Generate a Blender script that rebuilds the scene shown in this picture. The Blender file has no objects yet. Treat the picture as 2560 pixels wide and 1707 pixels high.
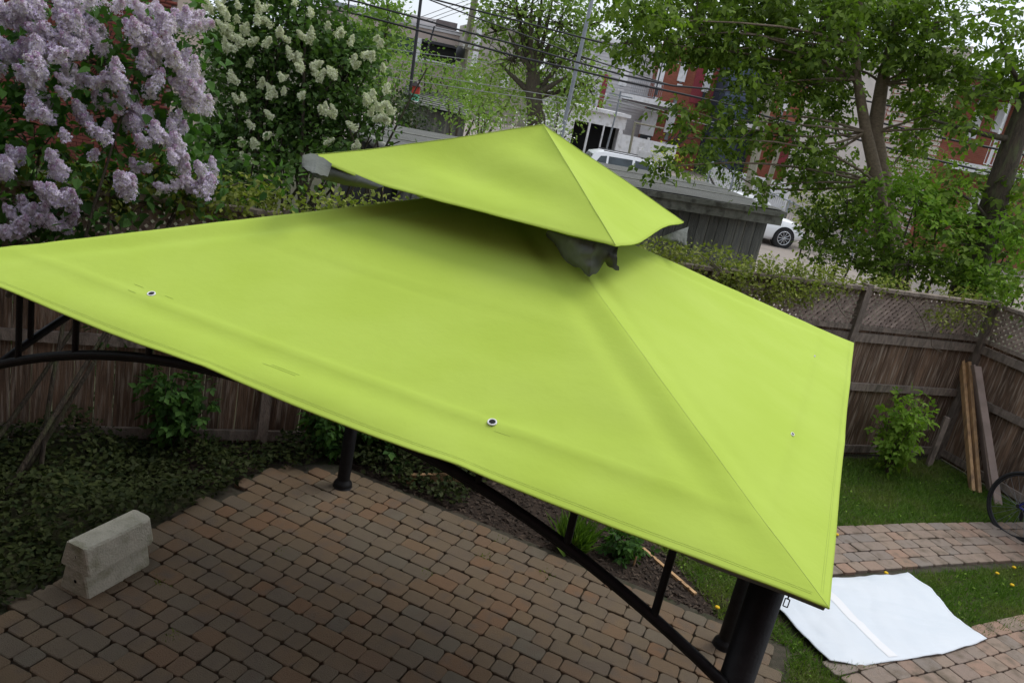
import bpy, math, random
import numpy as np
from math import sin, cos, pi, radians, sqrt
from mathutils import Vector, Matrix, noise
random.seed(7); RNG = np.random.default_rng(7)
S = bpy.context.scene
COL = S.collection

# ------------------------------------------------------------------ camera
F, PITCH, ROLL, H = 2066.0, 0.298, 0.207, 3.434      # focal length in photo pixels, tilt, roll, eye height
FW = np.array([0, cos(PITCH), -sin(PITCH)])
_r = np.array([1.0, 0, 0]); _u = np.cross(_r, FW)
RT = _r*cos(ROLL) + _u*sin(ROLL); UP = -_r*sin(ROLL) + _u*cos(ROLL)
cam = bpy.data.cameras.new('camera'); co = bpy.data.objects.new('camera', cam); COL.objects.link(co)
cam.sensor_width = 36; cam.lens = F/2560*36; cam.clip_start = .05; cam.clip_end = 2000
m = Matrix.Identity(4)
for i in range(3):
    m[i][0] = RT[i]; m[i][1] = UP[i]; m[i][2] = -FW[i]
m[2][3] = H; co.matrix_world = m; S.camera = co

# ------------------------------------------------------------------ light: bright overcast, a veiled sun from the right and behind
SUN_EL, SUN_AZ = radians(60), radians(55)            # azimuth measured from +Y towards +X
W = bpy.data.worlds.new('World'); S.world = W; W.use_nodes = True
nt = W.node_tree; nt.nodes.clear()
sky = nt.nodes.new('ShaderNodeTexSky'); sky.sky_type = 'NISHITA'; sky.sun_disc = False
sky.sun_elevation = SUN_EL; sky.sun_rotation = SUN_AZ; sky.dust_density = 4; sky.air_density = 1.0
tc = nt.nodes.new('ShaderNodeTexCoord'); cn = nt.nodes.new('ShaderNodeTexNoise'); cn.inputs['Scale'].default_value = 2.2; cn.inputs['Detail'].default_value = 6
cr = nt.nodes.new('ShaderNodeValToRGB'); cr.color_ramp.elements[0].position = .3; cr.color_ramp.elements[1].position = .62
cr.color_ramp.elements[0].color = (.66, .66, .66, 1); cr.color_ramp.elements[1].color = (.97, .97, .97, 1)
mx = nt.nodes.new('ShaderNodeMix'); mx.data_type = 'RGBA'; mx.inputs[7].default_value = (8.3, 8.9, 9.8, 1)
bg = nt.nodes.new('ShaderNodeBackground'); bg.inputs[1].default_value = .13
wo = nt.nodes.new('ShaderNodeOutputWorld')
L = nt.links.new
L(tc.outputs['Generated'], cn.inputs['Vector']); L(cn.outputs['Fac'], cr.inputs[0]); L(cr.outputs[0], mx.inputs[0])
L(sky.outputs[0], mx.inputs[6]); L(mx.outputs[2], bg.inputs[0]); L(bg.outputs[0], wo.inputs[0])
sl = bpy.data.lights.new('sun', 'SUN'); sl.energy = 1.5; sl.angle = radians(25); sl.color = (1, .96, .9)
so = bpy.data.objects.new('sun', sl); COL.objects.link(so)
sd = Vector((sin(SUN_AZ)*cos(SUN_EL), cos(SUN_AZ)*cos(SUN_EL), sin(SUN_EL)))
so.rotation_euler = sd.to_track_quat('Z', 'Y').to_euler(); so.location = (10, 10, 30)
S.view_settings.view_transform = 'Standard'; S.view_settings.look = 'None'
S.view_settings.exposure = 0.0; S.view_settings.gamma = 1; S.view_settings.use_curve_mapping = False

# ------------------------------------------------------------------ pixel -> place
def ray(px, py): return FW + RT*(px-1280)/F - UP*(py-853.5)/F
def at(px, py, Y):
    d = ray(px, py); return np.array([0, 0, H]) + d*(Y/d[1])
def gz(px, py, z=0.0):
    d = ray(px, py); return np.array([0, 0, H]) + d*((z-H)/d[2])
def onplane(px, py, P, n):
    d = ray(px, py); o = np.array([0, 0, H]); return o + d*(((P-o)@n)/(d@n))

# ------------------------------------------------------------------ materials
def _mix(nt, a, b, fac, mode='MIX'):
    n = nt.nodes.new('ShaderNodeMix'); n.data_type = 'RGBA'; n.blend_type = mode
    for k, v in ((0, fac), (6, a), (7, b)):
        if hasattr(v, 'is_linked') or hasattr(v, 'links'): nt.links.new(v, n.inputs[k])
        else: n.inputs[k].default_value = v if k == 0 else (*v, 1)[:4]
    return n.outputs[2]
def _noise(nt, scale, detail=4, stretch=None, space='pos'):
    t = nt.nodes.new('ShaderNodeTexNoise'); t.inputs['Scale'].default_value = scale; t.inputs['Detail'].default_value = detail
    if space == 'pos': g = nt.nodes.new('ShaderNodeNewGeometry'); v = g.outputs['Position']
    else: g = nt.nodes.new('ShaderNodeTexCoord'); v = g.outputs['Object']
    if stretch:
        mp = nt.nodes.new('ShaderNodeMapping'); mp.inputs['Scale'].default_value = stretch; nt.links.new(v, mp.inputs[0]); v = mp.outputs[0]
    nt.links.new(v, t.inputs['Vector']); return t.outputs['Fac']
def _ramp(nt, v, a, b, ca=(0, 0, 0), cb=(1, 1, 1)):
    r = nt.nodes.new('ShaderNodeValToRGB'); r.color_ramp.elements[0].position = a; r.color_ramp.elements[1].position = b
    r.color_ramp.elements[0].color = (*ca, 1); r.color_ramp.elements[1].color = (*cb, 1); nt.links.new(v, r.inputs[0]); return r.outputs[0]
def mat(name, c, c2=None, scale=8, rough=.8, rand=0.0, stretch=None, bump=0.0, bscale=None, dirt=None, dscale=3, isl=0.0, metal=0.0, palette=None, spec=None, wave=None):
    m = bpy.data.materials.new(name); m.use_nodes = True; nt = m.node_tree
    b = nt.nodes['Principled BSDF']; b.inputs['Roughness'].default_value = rough; b.inputs['Metallic'].default_value = metal
    if spec is not None: b.inputs['Specular IOR Level'].default_value = spec
    nz = _noise(nt, scale, 5, stretch)
    colr = _mix(nt, c, c2 if c2 else c, _ramp(nt, nz, .35, .68))
    if palette:
        oi = nt.nodes.new('ShaderNodeObjectInfo'); gm = nt.nodes.new('ShaderNodeNewGeometry')
        ad = nt.nodes.new('ShaderNodeMath'); ad.operation = 'ADD'; nt.links.new(oi.outputs['Random'], ad.inputs[0]); nt.links.new(gm.outputs['Random Per Island'], ad.inputs[1])
        fr = nt.nodes.new('ShaderNodeMath'); fr.operation = 'FRACT'; nt.links.new(ad.outputs[0], fr.inputs[0])
        r = nt.nodes.new('ShaderNodeValToRGB'); e = r.color_ramp.elements
        e[0].position = 0; e[0].color = (*palette[0], 1); e[1].position = 1; e[1].color = (*palette[-1], 1)
        for i, p in enumerate(palette[1:-1]): q = e.new((i+1)/(len(palette)-1)); q.color = (*p, 1)
        nt.links.new(fr.outputs[0], r.inputs[0]); colr = _mix(nt, r.outputs[0], colr, .3)
    if rand or isl:
        src = nt.nodes.new('ShaderNodeObjectInfo').outputs['Random'] if rand else nt.nodes.new('ShaderNodeNewGeometry').outputs['Random Per Island']
        k = rand or isl
        r = _ramp(nt, src, 0, 1, (1-k,)*3, (1+k*.6,)*3); colr = _mix(nt, colr, r, 1.0, 'MULTIPLY')
    if dirt:
        dn = _noise(nt, dscale, 6, stretch); colr = _mix(nt, colr, dirt, _ramp(nt, dn, .5, .72))
    nt.links.new(colr, b.inputs['Base Color'])
    if bump:
        bn = _noise(nt, bscale or scale*4, 6, stretch); bp = nt.nodes.new('ShaderNodeBump'); bp.inputs['Strength'].default_value = bump; bp.inputs['Distance'].default_value = .02
        nt.links.new(bn, bp.inputs['Height']); nt.links.new(bp.outputs[0], b.inputs['Normal'])
    return m
def leafmat(name, dark, light, trans=.35, rough=.5, tint=None):
    m = bpy.data.materials.new(name); m.use_nodes = True; nt = m.node_tree
    b = nt.nodes['Principled BSDF']; b.inputs['Roughness'].default_value = .62; b.inputs['Specular IOR Level'].default_value = .16
    g = nt.nodes.new('ShaderNodeNewGeometry')
    c = _mix(nt, dark, light, _ramp(nt, g.outputs['Random Per Island'], 0, 1))
    c = _mix(nt, c, tint or light, _ramp(nt, _noise(nt, 1.3, 3), .48, .75))
    nt.links.new(c, b.inputs['Base Color'])
    t = nt.nodes.new('ShaderNodeBsdfTranslucent'); nt.links.new(_mix(nt, c, (1.0, 1.25, .45), 1.0, 'MULTIPLY'), t.inputs[0])
    s = nt.nodes.new('ShaderNodeMixShader'); s.inputs[0].default_value = trans
    nt.links.new(b.outputs[0], s.inputs[1]); nt.links.new(t.outputs[0], s.inputs[2]); nt.links.new(s.outputs[0], nt.nodes['Material Output'].inputs[0])
    return m
def glassmat(name, c=(.03, .04, .045)):
    m = mat(name, c, (c[0]*2.2, c[1]*2.2, c[2]*2.2), scale=1.2, rough=.08); return m

M = {}
M['canopy'] = mat('lime_canvas', (.40, .535, .072), (.43, .565, .09), scale=2.5, rough=.8, bump=.13, bscale=13, spec=.15)
M['canopy_under'] = mat('grey_coated_canvas', (.13, .14, .14), (.17, .18, .17), scale=6, rough=.5, bump=.3, bscale=30)
M['seam'] = mat('green_thread', (.46, .58, .12), rough=.9)
M['flap'] = mat('grey_mesh_fabric', (.085, .095, .08), (.12, .13, .115), scale=14, rough=.85, bump=.5, bscale=18)
M['black'] = mat('black_powder_coated_steel', (.010, .010, .011), (.016, .016, .017), scale=20, rough=.5, bump=.1, bscale=120, spec=.2)
M['eyelet'] = mat('white_eyelet', (.75, .75, .76), rough=.4); M['hole'] = mat('dark_hole', (.006, .006, .006), rough=.9)
M['paver'] = mat('tumbled_concrete_paver', (.15, .11, .068), (.11, .085, .058), scale=26, rough=.93, bump=.5, bscale=140,
                 palette=[(.195, .118, .062), (.155, .12, .078), (.185, .125, .070), (.135, .122, .092), (.205, .110, .055), (.17, .122, .075), (.148, .122, .086), (.19, .118, .063)], dirt=(.13, .10, .072), dscale=7)
M['path_paver'] = mat('weathered_path_paver', (.30, .22, .17), (.22, .18, .15), scale=26, rough=.93, bump=.5, bscale=140,
                 palette=[(.34, .22, .15), (.25, .215, .185), (.32, .24, .18), (.22, .20, .18), (.36, .22, .15), (.29, .235, .19)], dirt=(.16, .125, .09), dscale=9)
M['joint'] = mat('joint_sand_and_moss', (.075, .062, .044), (.05, .046, .03), scale=20, rough=1, bump=.6, bscale=160, dirt=(.03, .04, .012), dscale=5)
M['soil'] = mat('dark_mulch', (.022, .014, .009), (.045, .028, .018), scale=30, rough=1, bump=1, bscale=60)
M['ground'] = mat('yard_ground', (.035, .035, .015), (.05, .055, .02), scale=1.5, rough=1, bump=.6, bscale=30, dirt=(.06, .045, .03), dscale=.8)
M['lawn'] = mat('lawn_soil', (.045, .055, .018), (.08, .065, .03), scale=5, rough=1, bump=.8, bscale=50)
M['alley'] = mat('alley_asphalt', (.30, .255, .22), (.25, .215, .19), scale=3, rough=.95, bump=.4, bscale=60, dirt=(.19, .165, .145), dscale=1.1)
M['concrete'] = mat('mossy_cast_concrete', (.54, .51, .41), (.44, .42, .33), scale=12, rough=.95, bump=.6, bscale=70, dirt=(.25, .24, .14), dscale=6)
M['tarp'] = mat('white_tarpaulin', (.70, .75, .80), (.66, .72, .78), scale=3, rough=.6, bump=.12, bscale=14)
M['tarp_strip'] = mat('tarpaulin_hem', (.80, .81, .83), rough=.6)
M['fence'] = mat('weathered_fence_wood', (.25, .155, .10), (.12, .08, .055), scale=9, rough=.92, rand=.4, stretch=(6, 6, .45), bump=.7, bscale=22, dirt=(.42, .34, .27), dscale=7)
M['fence_post'] = mat('grey_fence_rail_wood', (.31, .25, .205), (.18, .145, .12), scale=9, rough=.92, rand=.25, stretch=(3, 3, 1), bump=.5, bscale=40, dirt=(.10, .085, .065), dscale=5)
M['lattice'] = mat('grey_lattice_wood', (.42, .33, .28), (.26, .20, .17), scale=14, rough=.95, rand=.25, bump=.4, bscale=60)
M['plank'] = mat('fresh_spruce', (.52, .33, .17), (.42, .25, .12), scale=8, rough=.8, rand=.2, stretch=(4, 4, .6), bump=.2, dirt=(.24, .15, .09), dscale=3)
M['plank_grey'] = mat('pinkish_grey_board', (.36, .27, .23), (.30, .23, .20), scale=6, rough=.8, bump=.2, dirt=(.22, .17, .14), dscale=4)
M['shed'] = mat('grey_shed_board', (.20, .205, .185), (.13, .135, .125), scale=8, rough=.95, rand=.3, stretch=(5, 5, .4), bump=.6, bscale=30, dirt=(.27, .26, .22), dscale=3)
M['shed_trim'] = mat('peeling_grey_paint', (.27, .275, .235), (.20, .205, .175), scale=9, rough=.9, bump=.4, dirt=(.09, .085, .07), dscale=7)
M['roofing'] = mat('rolled_roofing', (.105, .108, .095), (.13, .13, .118), scale=3, rough=.95, bump=.5, bscale=150, dirt=(.085, .088, .078), dscale=.8)
M['bark'] = mat('rough_bark', (.085, .065, .045), (.045, .036, .027), scale=14, rough=.95, stretch=(3, 3, .7), bump=1, bscale=30, dirt=(.10, .11, .05), dscale=5)
M['bark_pale'] = mat('pale_smooth_bark', (.21, .16, .11), (.13, .10, .07), scale=16, rough=.9, stretch=(1.5, 1.5, 2.5), bump=.5, bscale=40)
M['chips'] = mat('bark_chips', (.085, .06, .042), (.045, .033, .024), scale=30, rough=1, isl=.6)
M['twig'] = mat('dry_twig', (.13, .10, .075), (.08, .063, .047), scale=20, rough=.9)
M['brick'] = mat('red_brick', (.19, .045, .028), (.13, .035, .025), scale=25, rough=.92, bump=.4, bscale=90, isl=.25, dirt=(.10, .04, .03), dscale=12)
M['mortar'] = mat('pale_mortar', (.34, .27, .23), (.24, .2, .17), scale=30, rough=1)
def brickwall_mat(name, c1, c2, mortar, sc=1.0):
    m = bpy.data.materials.new(name); m.use_nodes = True; nt = m.node_tree; b = nt.nodes['Principled BSDF']; b.inputs['Roughness'].default_value = .92
    t = nt.nodes.new('ShaderNodeTexBrick'); t.inputs['Scale'].default_value = sc
    t.inputs['Color1'].default_value = (*c1, 1); t.inputs['Color2'].default_value = (*c2, 1); t.inputs['Mortar'].default_value = (*mortar, 1)
    t.inputs['Mortar Size'].default_value = .008; t.inputs['Brick Width'].default_value = .21; t.inputs['Row Height'].default_value = .075
    tcn = nt.nodes.new('ShaderNodeTexCoord'); mp = nt.nodes.new('ShaderNodeMapping'); mp.inputs['Rotation'].default_value = (radians(90), 0, 0)
    nt.links.new(tcn.outputs['Object'], mp.inputs[0]); nt.links.new(mp.outputs[0], t.inputs[0])
    nt.links.new(_mix(nt, t.outputs[0], (c1[0]*.6, c1[1]*.6, c1[2]*.6), _ramp(nt, _noise(nt, .8, 6), .4, .8)), b.inputs['Base Color']); return m
M['brick_far'] = brickwall_mat('red_brick_facade', (.30, .085, .045), (.22, .06, .035), (.24, .12, .09))
M['siding_grey'] = mat('pale_grey_siding', (.50, .48, .48), (.42, .41, .42), scale=2, rough=.7)
M['siding_white'] = mat('cream_siding', (.62, .55, .50), (.52, .47, .43), scale=2, rough=.7)
M['siding_blue'] = mat('slate_blue_siding', (.075, .10, .15), (.055, .075, .12), scale=2, rough=.7)
M['navy'] = mat('navy_panel', (.02, .028, .05), rough=.7)
M['redpaint'] = mat('dark_red_painted_panel', (.24, .03, .04), (.19, .025, .035), scale=2, rough=.7)
M['white'] = mat('white_painted_trim', (.72, .71, .72), (.62, .62, .63), scale=3, rough=.6, dirt=(.5, .49, .47), dscale=4)
M['tan'] = mat('tan_stucco', (.46, .37, .33), (.40, .33, .29), scale=1, rough=.9)
M['greyconc'] = mat('weathered_grey_masonry', (.42, .38, .33), (.30, .27, .24), scale=1, rough=.9, dirt=(.2, .18, .15), dscale=1.5)
M['darkbox'] = mat('brown_metal_cladding', (.12, .10, .10), (.09, .08, .08), scale=3, rough=.8)
M['glass'] = glassmat('window_glass'); M['curtain'] = mat('pale_curtained_glass', (.32, .35, .36), (.12, .14, .15), scale=1.2, rough=.12)
M['dark'] = mat('dark_interior', (.012, .012, .012), rough=1)
M['metal'] = mat('galvanised_steel', (.28, .30, .33), (.22, .24, .27), scale=9, rough=.5, metal=.35)
M['darkmetal'] = mat('dark_painted_steel', (.02, .02, .025), rough=.45)
M['polewood'] = mat('weathered_pole_wood', (.30, .27, .21), (.21, .19, .15), scale=8, rough=.95, stretch=(5, 5, .4), bump=.6, dirt=(.2, .22, .12), dscale=3)
M['wire'] = mat('black_cable', (.012, .013, .015), rough=.6); M['wire_pale'] = mat('pale_cable', (.25, .26, .25), rough=.6)
M['carpaint'] = mat('white_car_paint', (.78, .79, .80), rough=.18, spec=.7); M['silver'] = mat('silver_wheel_alloy', (.45, .46, .48), rough=.25, metal=.8)
M['tyre'] = mat('black_tyre', (.015, .015, .016), rough=.85); M['carglass'] = mat('tinted_car_glass', (.02, .03, .035), (.05, .07, .08), scale=2, rough=.05)
M['headlight'] = mat('clear_headlight', (.55, .4, .35), (.7, .7, .7), scale=6, rough=.1)
M['blue'] = mat('blue_bike_frame', (.01, .015, .20), rough=.3)
M['yellow'] = mat('dandelion_yellow', (.75, .48, .01), rough=.8)
M['birdred'] = mat('red_birdhouse_paint', (.42, .05, .03), rough=.7); M['birdgreen'] = mat('mint_birdhouse_paint', (.12, .42, .28), rough=.7)
M['lilac'] = leafmat('lilac_florets', (.58, .47, .76), (.90, .82, 1.0), trans=.25, rough=.7, tint=(.80, .69, .90))
M['lilac_bud'] = leafmat('lilac_buds', (.45, .26, .50), (.66, .46, .70), trans=.2, rough=.7)
M['cream'] = leafmat('cream_florets', (.55, .56, .42), (.82, .82, .68), trans=.2, rough=.7)
M['whiteflower'] = leafmat('white_blossom', (.62, .62, .62), (.85, .85, .85), trans=.2, rough=.7)
M['lf_lilac'] = leafmat('lilac_leaf', (.032, .085, .022), (.095, .20, .04), tint=(.06, .135, .03))
M['lf_white'] = leafmat('white_lilac_leaf', (.035, .075, .022), (.11, .19, .045), tint=(.07, .13, .03))
M['lf_maple'] = leafmat('box_elder_leaf', (.045, .085, .014), (.21, .30, .048), tint=(.12, .18, .028), trans=.4)
M['lf_bright'] = leafmat('fresh_green_leaf', (.12, .24, .03), (.28, .42, .06), tint=(.20, .33, .045), trans=.4)
M['lf_vine'] = leafmat('yellow_green_vine_leaf', (.10, .14, .025), (.30, .33, .07), tint=(.19, .20, .05))
M['lf_mid'] = leafmat('far_shrub_leaf', (.11, .19, .04), (.25, .36, .08), tint=(.17, .27, .055))
M['lf_pale'] = leafmat('pale_spring_leaf', (.12, .20, .04), (.27, .36, .09), tint=(.19, .27, .06))
M['lf_dark'] = leafmat('dark_evergreen_leaf', (.018, .035, .012), (.05, .08, .02), tint=(.04, .055, .015), trans=.2)
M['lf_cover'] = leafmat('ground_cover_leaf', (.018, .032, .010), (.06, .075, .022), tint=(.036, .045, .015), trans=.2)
M['grass'] = leafmat('grass_blade', (.07, .15, .02), (.16, .26, .045), tint=(.22, .23, .075), trans=.3)
M['yellowbush'] = leafmat('golden_leaf', (.25, .30, .02), (.45, .48, .04), trans=.3)

# ------------------------------------------------------------------ object helpers
def tag(o, label=None, cat=None, group=None, kind=None):
    if label: o['label'] = label
    if cat: o['category'] = cat
    if group: o['group'] = group
    if kind: o['kind'] = kind
    return o
def thing(name, label, cat, loc=(0, 0, 0), group=None):
    o = bpy.data.objects.new(name, None); COL.objects.link(o); o.location = tuple(loc); o.empty_display_size = .1
    return tag(o, label, cat, group)
_wl = {}
def wloc(o):
    v = Vector((0, 0, 0))
    while o is not None: v += o.location; o = o.parent
    return v
def link(name, mesh, parent=None, loc=None, rot=None, scale=None):
    o = bpy.data.objects.new(name, mesh); COL.objects.link(o)
    l = Vector(loc) if loc is not None else Vector((0, 0, 0))
    if parent is not None: o.parent = parent; l = l - wloc(parent)
    o.location = l
    if rot is not None: o.rotation_euler = rot
    if scale is not None: o.scale = scale
    return o
class MB:
    def __init__(s): s.v = []; s.f = []; s.mi = []; s.sm = []
    def add(s, v, f, mi=0, sm=False):
        b = len(s.v); s.v += [tuple(map(float, p)) for p in v]; s.f += [tuple(b+i for i in q) for q in f]; s.mi += [mi]*len(f); s.sm += [sm]*len(f)
    def box(s, c, size, ax=None, mi=0):
        c = np.array(c, float); ax = np.eye(3) if ax is None else np.array(ax, float); h = np.array(size)/2
        v = [c + ax[0]*h[0]*i + ax[1]*h[1]*j + ax[2]*h[2]*k for k in (-1, 1) for j in (-1, 1) for i in (-1, 1)]
        s.add(v, [(0, 2, 3, 1), (4, 5, 7, 6), (0, 1, 5, 4), (2, 6, 7, 3), (0, 4, 6, 2), (1, 3, 7, 5)], mi)
    def tube(s, pts, r, n=8, mi=0, cap=True, sm=True):
        pts = [np.array(p, float) for p in pts]; r = [r]*len(pts) if np.isscalar(r) else r
        v = []; a = None
        for i, p in enumerate(pts):
            t = (pts[min(i+1, len(pts)-1)]-pts[max(i-1, 0)]); t = t/(np.linalg.norm(t)+1e-9)
            if a is None: a = np.cross(t, [0, 0, 1.0] if abs(t[2]) < .9 else [1.0, 0, 0])
            a = a - t*(a@t); a = a/np.linalg.norm(a); b = np.cross(t, a)
            for k in range(n): v.append(p + r[i]*(a*cos(2*pi*k/n)+b*sin(2*pi*k/n)))
        f = [(i*n+k, i*n+(k+1) % n, (i+1)*n+(k+1) % n, (i+1)*n+k) for i in range(len(pts)-1) for k in range(n)]
        s.add(v, f, mi, sm)
        if cap and n > 2: s.add(v[:n], [tuple(range(n))[::-1]], mi); s.add(v[-n:], [tuple(range(n))], mi)
    def lathe(s, c, prof, n=16, mi=0):   # prof: (r, z)
        c = np.array(c, float); v = [c + [r*cos(2*pi*k/n), r*sin(2*pi*k/n), z] for r, z in prof for k in range(n)]
        s.add(v, [(i*n+k, i*n+(k+1) % n, (i+1)*n+(k+1) % n, (i+1)*n+k) for i in range(len(prof)-1) for k in range(n)], mi, True)
    def prism(s, base, top, mi=0):
        n = len(base); s.add(list(base)+list(top), [tuple(range(n))[::-1], tuple(range(n, 2*n))]+[(i, (i+1) % n, n+(i+1) % n, n+i) for i in range(n)], mi)
    def mesh(s, name, mats, origin=(0, 0, 0)):
        me = bpy.data.meshes.new(name); o = np.array([float(x) for x in origin])
        me.from_pydata([tuple(np.array(p)-o) for p in s.v], [], s.f)
        for mm in (mats if isinstance(mats, (list, tuple)) else [mats]): me.materials.append(M[mm] if isinstance(mm, str) else mm)
        me.polygons.foreach_set('material_index', s.mi); me.polygons.foreach_set('use_smooth', s.sm); me.update(); return me
    def build(s, name, mats, parent=None, label=None, cat=None, group=None, kind=None):
        if parent is not None: org = wloc(parent)
        else:
            a = np.array(s.v); org = Vector(((a[:, 0].min()+a[:, 0].max())/2, (a[:, 1].min()+a[:, 1].max())/2, a[:, 2].min()))
        o = link(name, s.mesh(name, mats, org), parent, org); return tag(o, label, cat, group, kind)
def npmesh(name, V, Fc, mats, parent=None, smooth=False, mi=None, **kw):
    """V (n,3), Fc (m,k) faces of constant size k"""
    me = bpy.data.meshes.new(name); org = np.array(wloc(parent)) if parent is not None else np.array([V[:, 0].mean(), V[:, 1].mean(), V[:, 2].min()])
    V = (V-org).astype(np.float32); n, k = Fc.shape
    me.vertices.add(len(V)); me.vertices.foreach_set('co', V.ravel()); me.loops.add(n*k); me.loops.foreach_set('vertex_index', Fc.ravel().astype(np.int32))
    me.polygons.add(n); me.polygons.foreach_set('loop_start', np.arange(0, n*k, k, dtype=np.int32)); me.polygons.foreach_set('loop_total', np.full(n, k, dtype=np.int32))
    for mm in (mats if isinstance(mats, (list, tuple)) else [mats]): me.materials.append(M[mm])
    if mi is not None: me.polygons.foreach_set('material_index', mi.astype(np.int32))
    if smooth: me.polygons.foreach_set('use_smooth', np.ones(n, dtype=bool))
    me.update(calc_edges=True); me.validate()
    o = link(name, me, parent, Vector(org)); return tag(o, **kw)

CUBE = {}
def cube(matn):
    if matn not in CUBE:
        b = MB(); b.box((0, 0, 0), (1, 1, 1)); CUBE[matn] = b.mesh('board_'+matn, matn)
    return CUBE[matn]
def boxobj(name, matn, parent, c, size, ax, **kw):
    """one shared cube scaled into a board; ax rows = local axes"""
    o = bpy.data.objects.new(name, cube(matn)); COL.objects.link(o)
    mm = Matrix(((ax[0][0], ax[1][0], ax[2][0]), (ax[0][1], ax[1][1], ax[2][1]), (ax[0][2], ax[1][2], ax[2][2]))).to_4x4()
    l = Vector([float(q) for q in c])
    if parent is not None: o.parent = parent; l = l - wloc(parent)
    o.rotation_euler = mm.to_euler(); o.location = l; o.scale = [float(q) for q in size]
    return tag(o, **kw)
def axes(yaw): return np.array([[cos(yaw), sin(yaw), 0], [-sin(yaw), cos(yaw), 0], [0, 0, 1.0]])

# ------------------------------------------------------------------ leaves
LEAF = {
 'diamond': (np.array([[0, 0, 0], [.45, -.32, .06], [1, 0, -.08], [.45, .32, .06]]), np.array([[0, 1, 2], [0, 2, 3]])),
 'heart': (np.array([[0, 0, 0], [.2, -.42, .05], [.62, -.30, .05], [1.05, 0, -.14], [.62, .30, .05], [.2, .42, .05]]), np.array([[0, 1, 2], [0, 2, 3], [0, 3, 4], [0, 4, 5]])),
 'narrow': (np.array([[0, 0, 0], [.45, -.2, .05], [1.1, 0, -.15], [.45, .2, .05]]), np.array([[0, 1, 2], [0, 2, 3]])),
 'blade': (np.array([[0, -.06, 0], [0, .06, 0], [1, 0, .0]]), np.array([[0, 1, 2]])),
}
_t = []; _tf = []
for k, a in enumerate((0, 1.0, -1.0)):
    q, f = LEAF['diamond']; R2 = np.array([[cos(a), -sin(a), 0], [sin(a), cos(a), 0], [0, 0, 1]]); s_ = 1.0 if k == 0 else .8
    _t.append((q*s_)@R2.T + np.array([0 if k else .28, 0, -.12 if k else 0])); _tf.append(f+4*k)
LEAF['maple'] = (np.vstack(_t), np.vstack(_tf))
def orient(C, D, N, size, shape):
    """instance leaf shape at centres C along D with normal N"""
    sh, fc = LEAF[shape]; D = D/np.linalg.norm(D, axis=1, keepdims=True)
    B = np.cross(N, D); B /= (np.linalg.norm(B, axis=1, keepdims=True)+1e-9); N = np.cross(D, B)
    V = C[:, None, :] + size[:, None, None]*(sh[None, :, 0, None]*D[:, None, :] + sh[None, :, 1, None]*B[:, None, :] + sh[None, :, 2, None]*N[:, None, :])
    n = len(C); k = len(sh); Fc = (fc[None] + (np.arange(n)*k)[:, None, None]).reshape(-1, 3)
    return V.reshape(-1, 3), Fc
def blob(px, py, rx, ry, Y, dep=None):
    c = at(px, py, Y); s = Y/F; return (c, np.array([rx*s, (dep if dep else (rx+ry)/2*s), ry*s]))
def clumps(blobs, dens, shell=.55):
    """clump centres in ellipsoids; dens = clumps per m2 of silhouette"""
    out = []; idx = []
    for i, b in enumerate(blobs):
        c, r = b[0], b[1]; k = b[2] if len(b) > 2 else 1.0
        n = max(3, int(dens*k*r[0]*r[2]*3.0)); d = RNG.normal(size=(n, 3)); d /= np.linalg.norm(d, axis=1, keepdims=True)
        rad = shell + (1-shell)*RNG.random(n)**.8; rad *= (.82+.3*RNG.random(n)); out.append(c + d*rad[:, None]*r); idx += [i]*n
    return np.vstack(out), np.array(idx)
def foliage(cl, per, spread, size, shape='diamond', droop=.3, up=.5, svar=.35):
    n = len(cl)*per; base = np.repeat(cl, per, 0); off = RNG.normal(size=(n, 3))*spread; off[:, 2] *= .8; C = base+off
    D = off/ (np.linalg.norm(off, axis=1, keepdims=True)+1e-6) + RNG.normal(size=(n, 3))*.5; D[:, 2] -= droop
    N = RNG.normal(size=(n, 3))*.55; N[:, 2] += up+.35; s = size*(1+svar*(RNG.random(n)*2-1))
    return orient(C, D, N, s, shape)
def twigs(parent, cl, idx, blobs, r0, r1, matn='twig', name='twig', base=None):
    b = MB()
    for c, i in zip(cl, idx):
        o = blobs[i][0] if base is None else base[i]
        mid = (c+o)/2 + RNG.normal(size=3)*.06*np.linalg.norm(c-o); b.tube([o, mid, c], [r0, (r0+r1)/2, r1], 3, cap=False)
    o = b.build(name, matn, parent); o['kind'] = 'stuff'; return o
def curve(p, q, bend=.12, n=6, sag=0.0):
    p = np.array(p, float); q = np.array(q, float); L_ = np.linalg.norm(q-p); o = RNG.normal(size=3)*bend*L_
    return [p+(q-p)*t + o*sin(pi*t)*1.0 + np.array([0, 0, sag*L_*4*t*(1-t)]) for t in np.linspace(0, 1, n)]

# ================================================================== THE GROUND
def sheet(name, pts, z, m_, parent=None, **kw):
    b = MB(); b.add([(p[0], p[1], z) for p in pts], [tuple(range(len(pts)))]); return b.build(name, m_, parent, **kw)
GD = np.array([cos(radians(24.5)), sin(radians(24.5)), 0]); GN = np.array([-GD[1], GD[0], 0])   # fence line direction, and away from the yard
FP = np.array([4.03, 9.29, 0])
g = MB(); g.add([(-900, -60, 0), (900, -60, 0), (900, 1500, 0), (-900, 1500, 0)], [(0, 1, 2, 3)]); tag(g.build('ground', 'ground'), kind='structure')
def fl(s, o, z=0.0): return FP + GD*s + GN*o + np.array([0, 0, z])
sheet('alley', [fl(-3, 9.5), fl(40, 9.5), fl(60, 60), fl(2, 60)], .004, 'alley', kind='structure')
sheet('lane', [fl(1.2, .9), fl(4.6, .9), fl(5.2, 9.6), fl(-.2, 9.6)], .008, 'alley', kind='structure')

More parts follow.
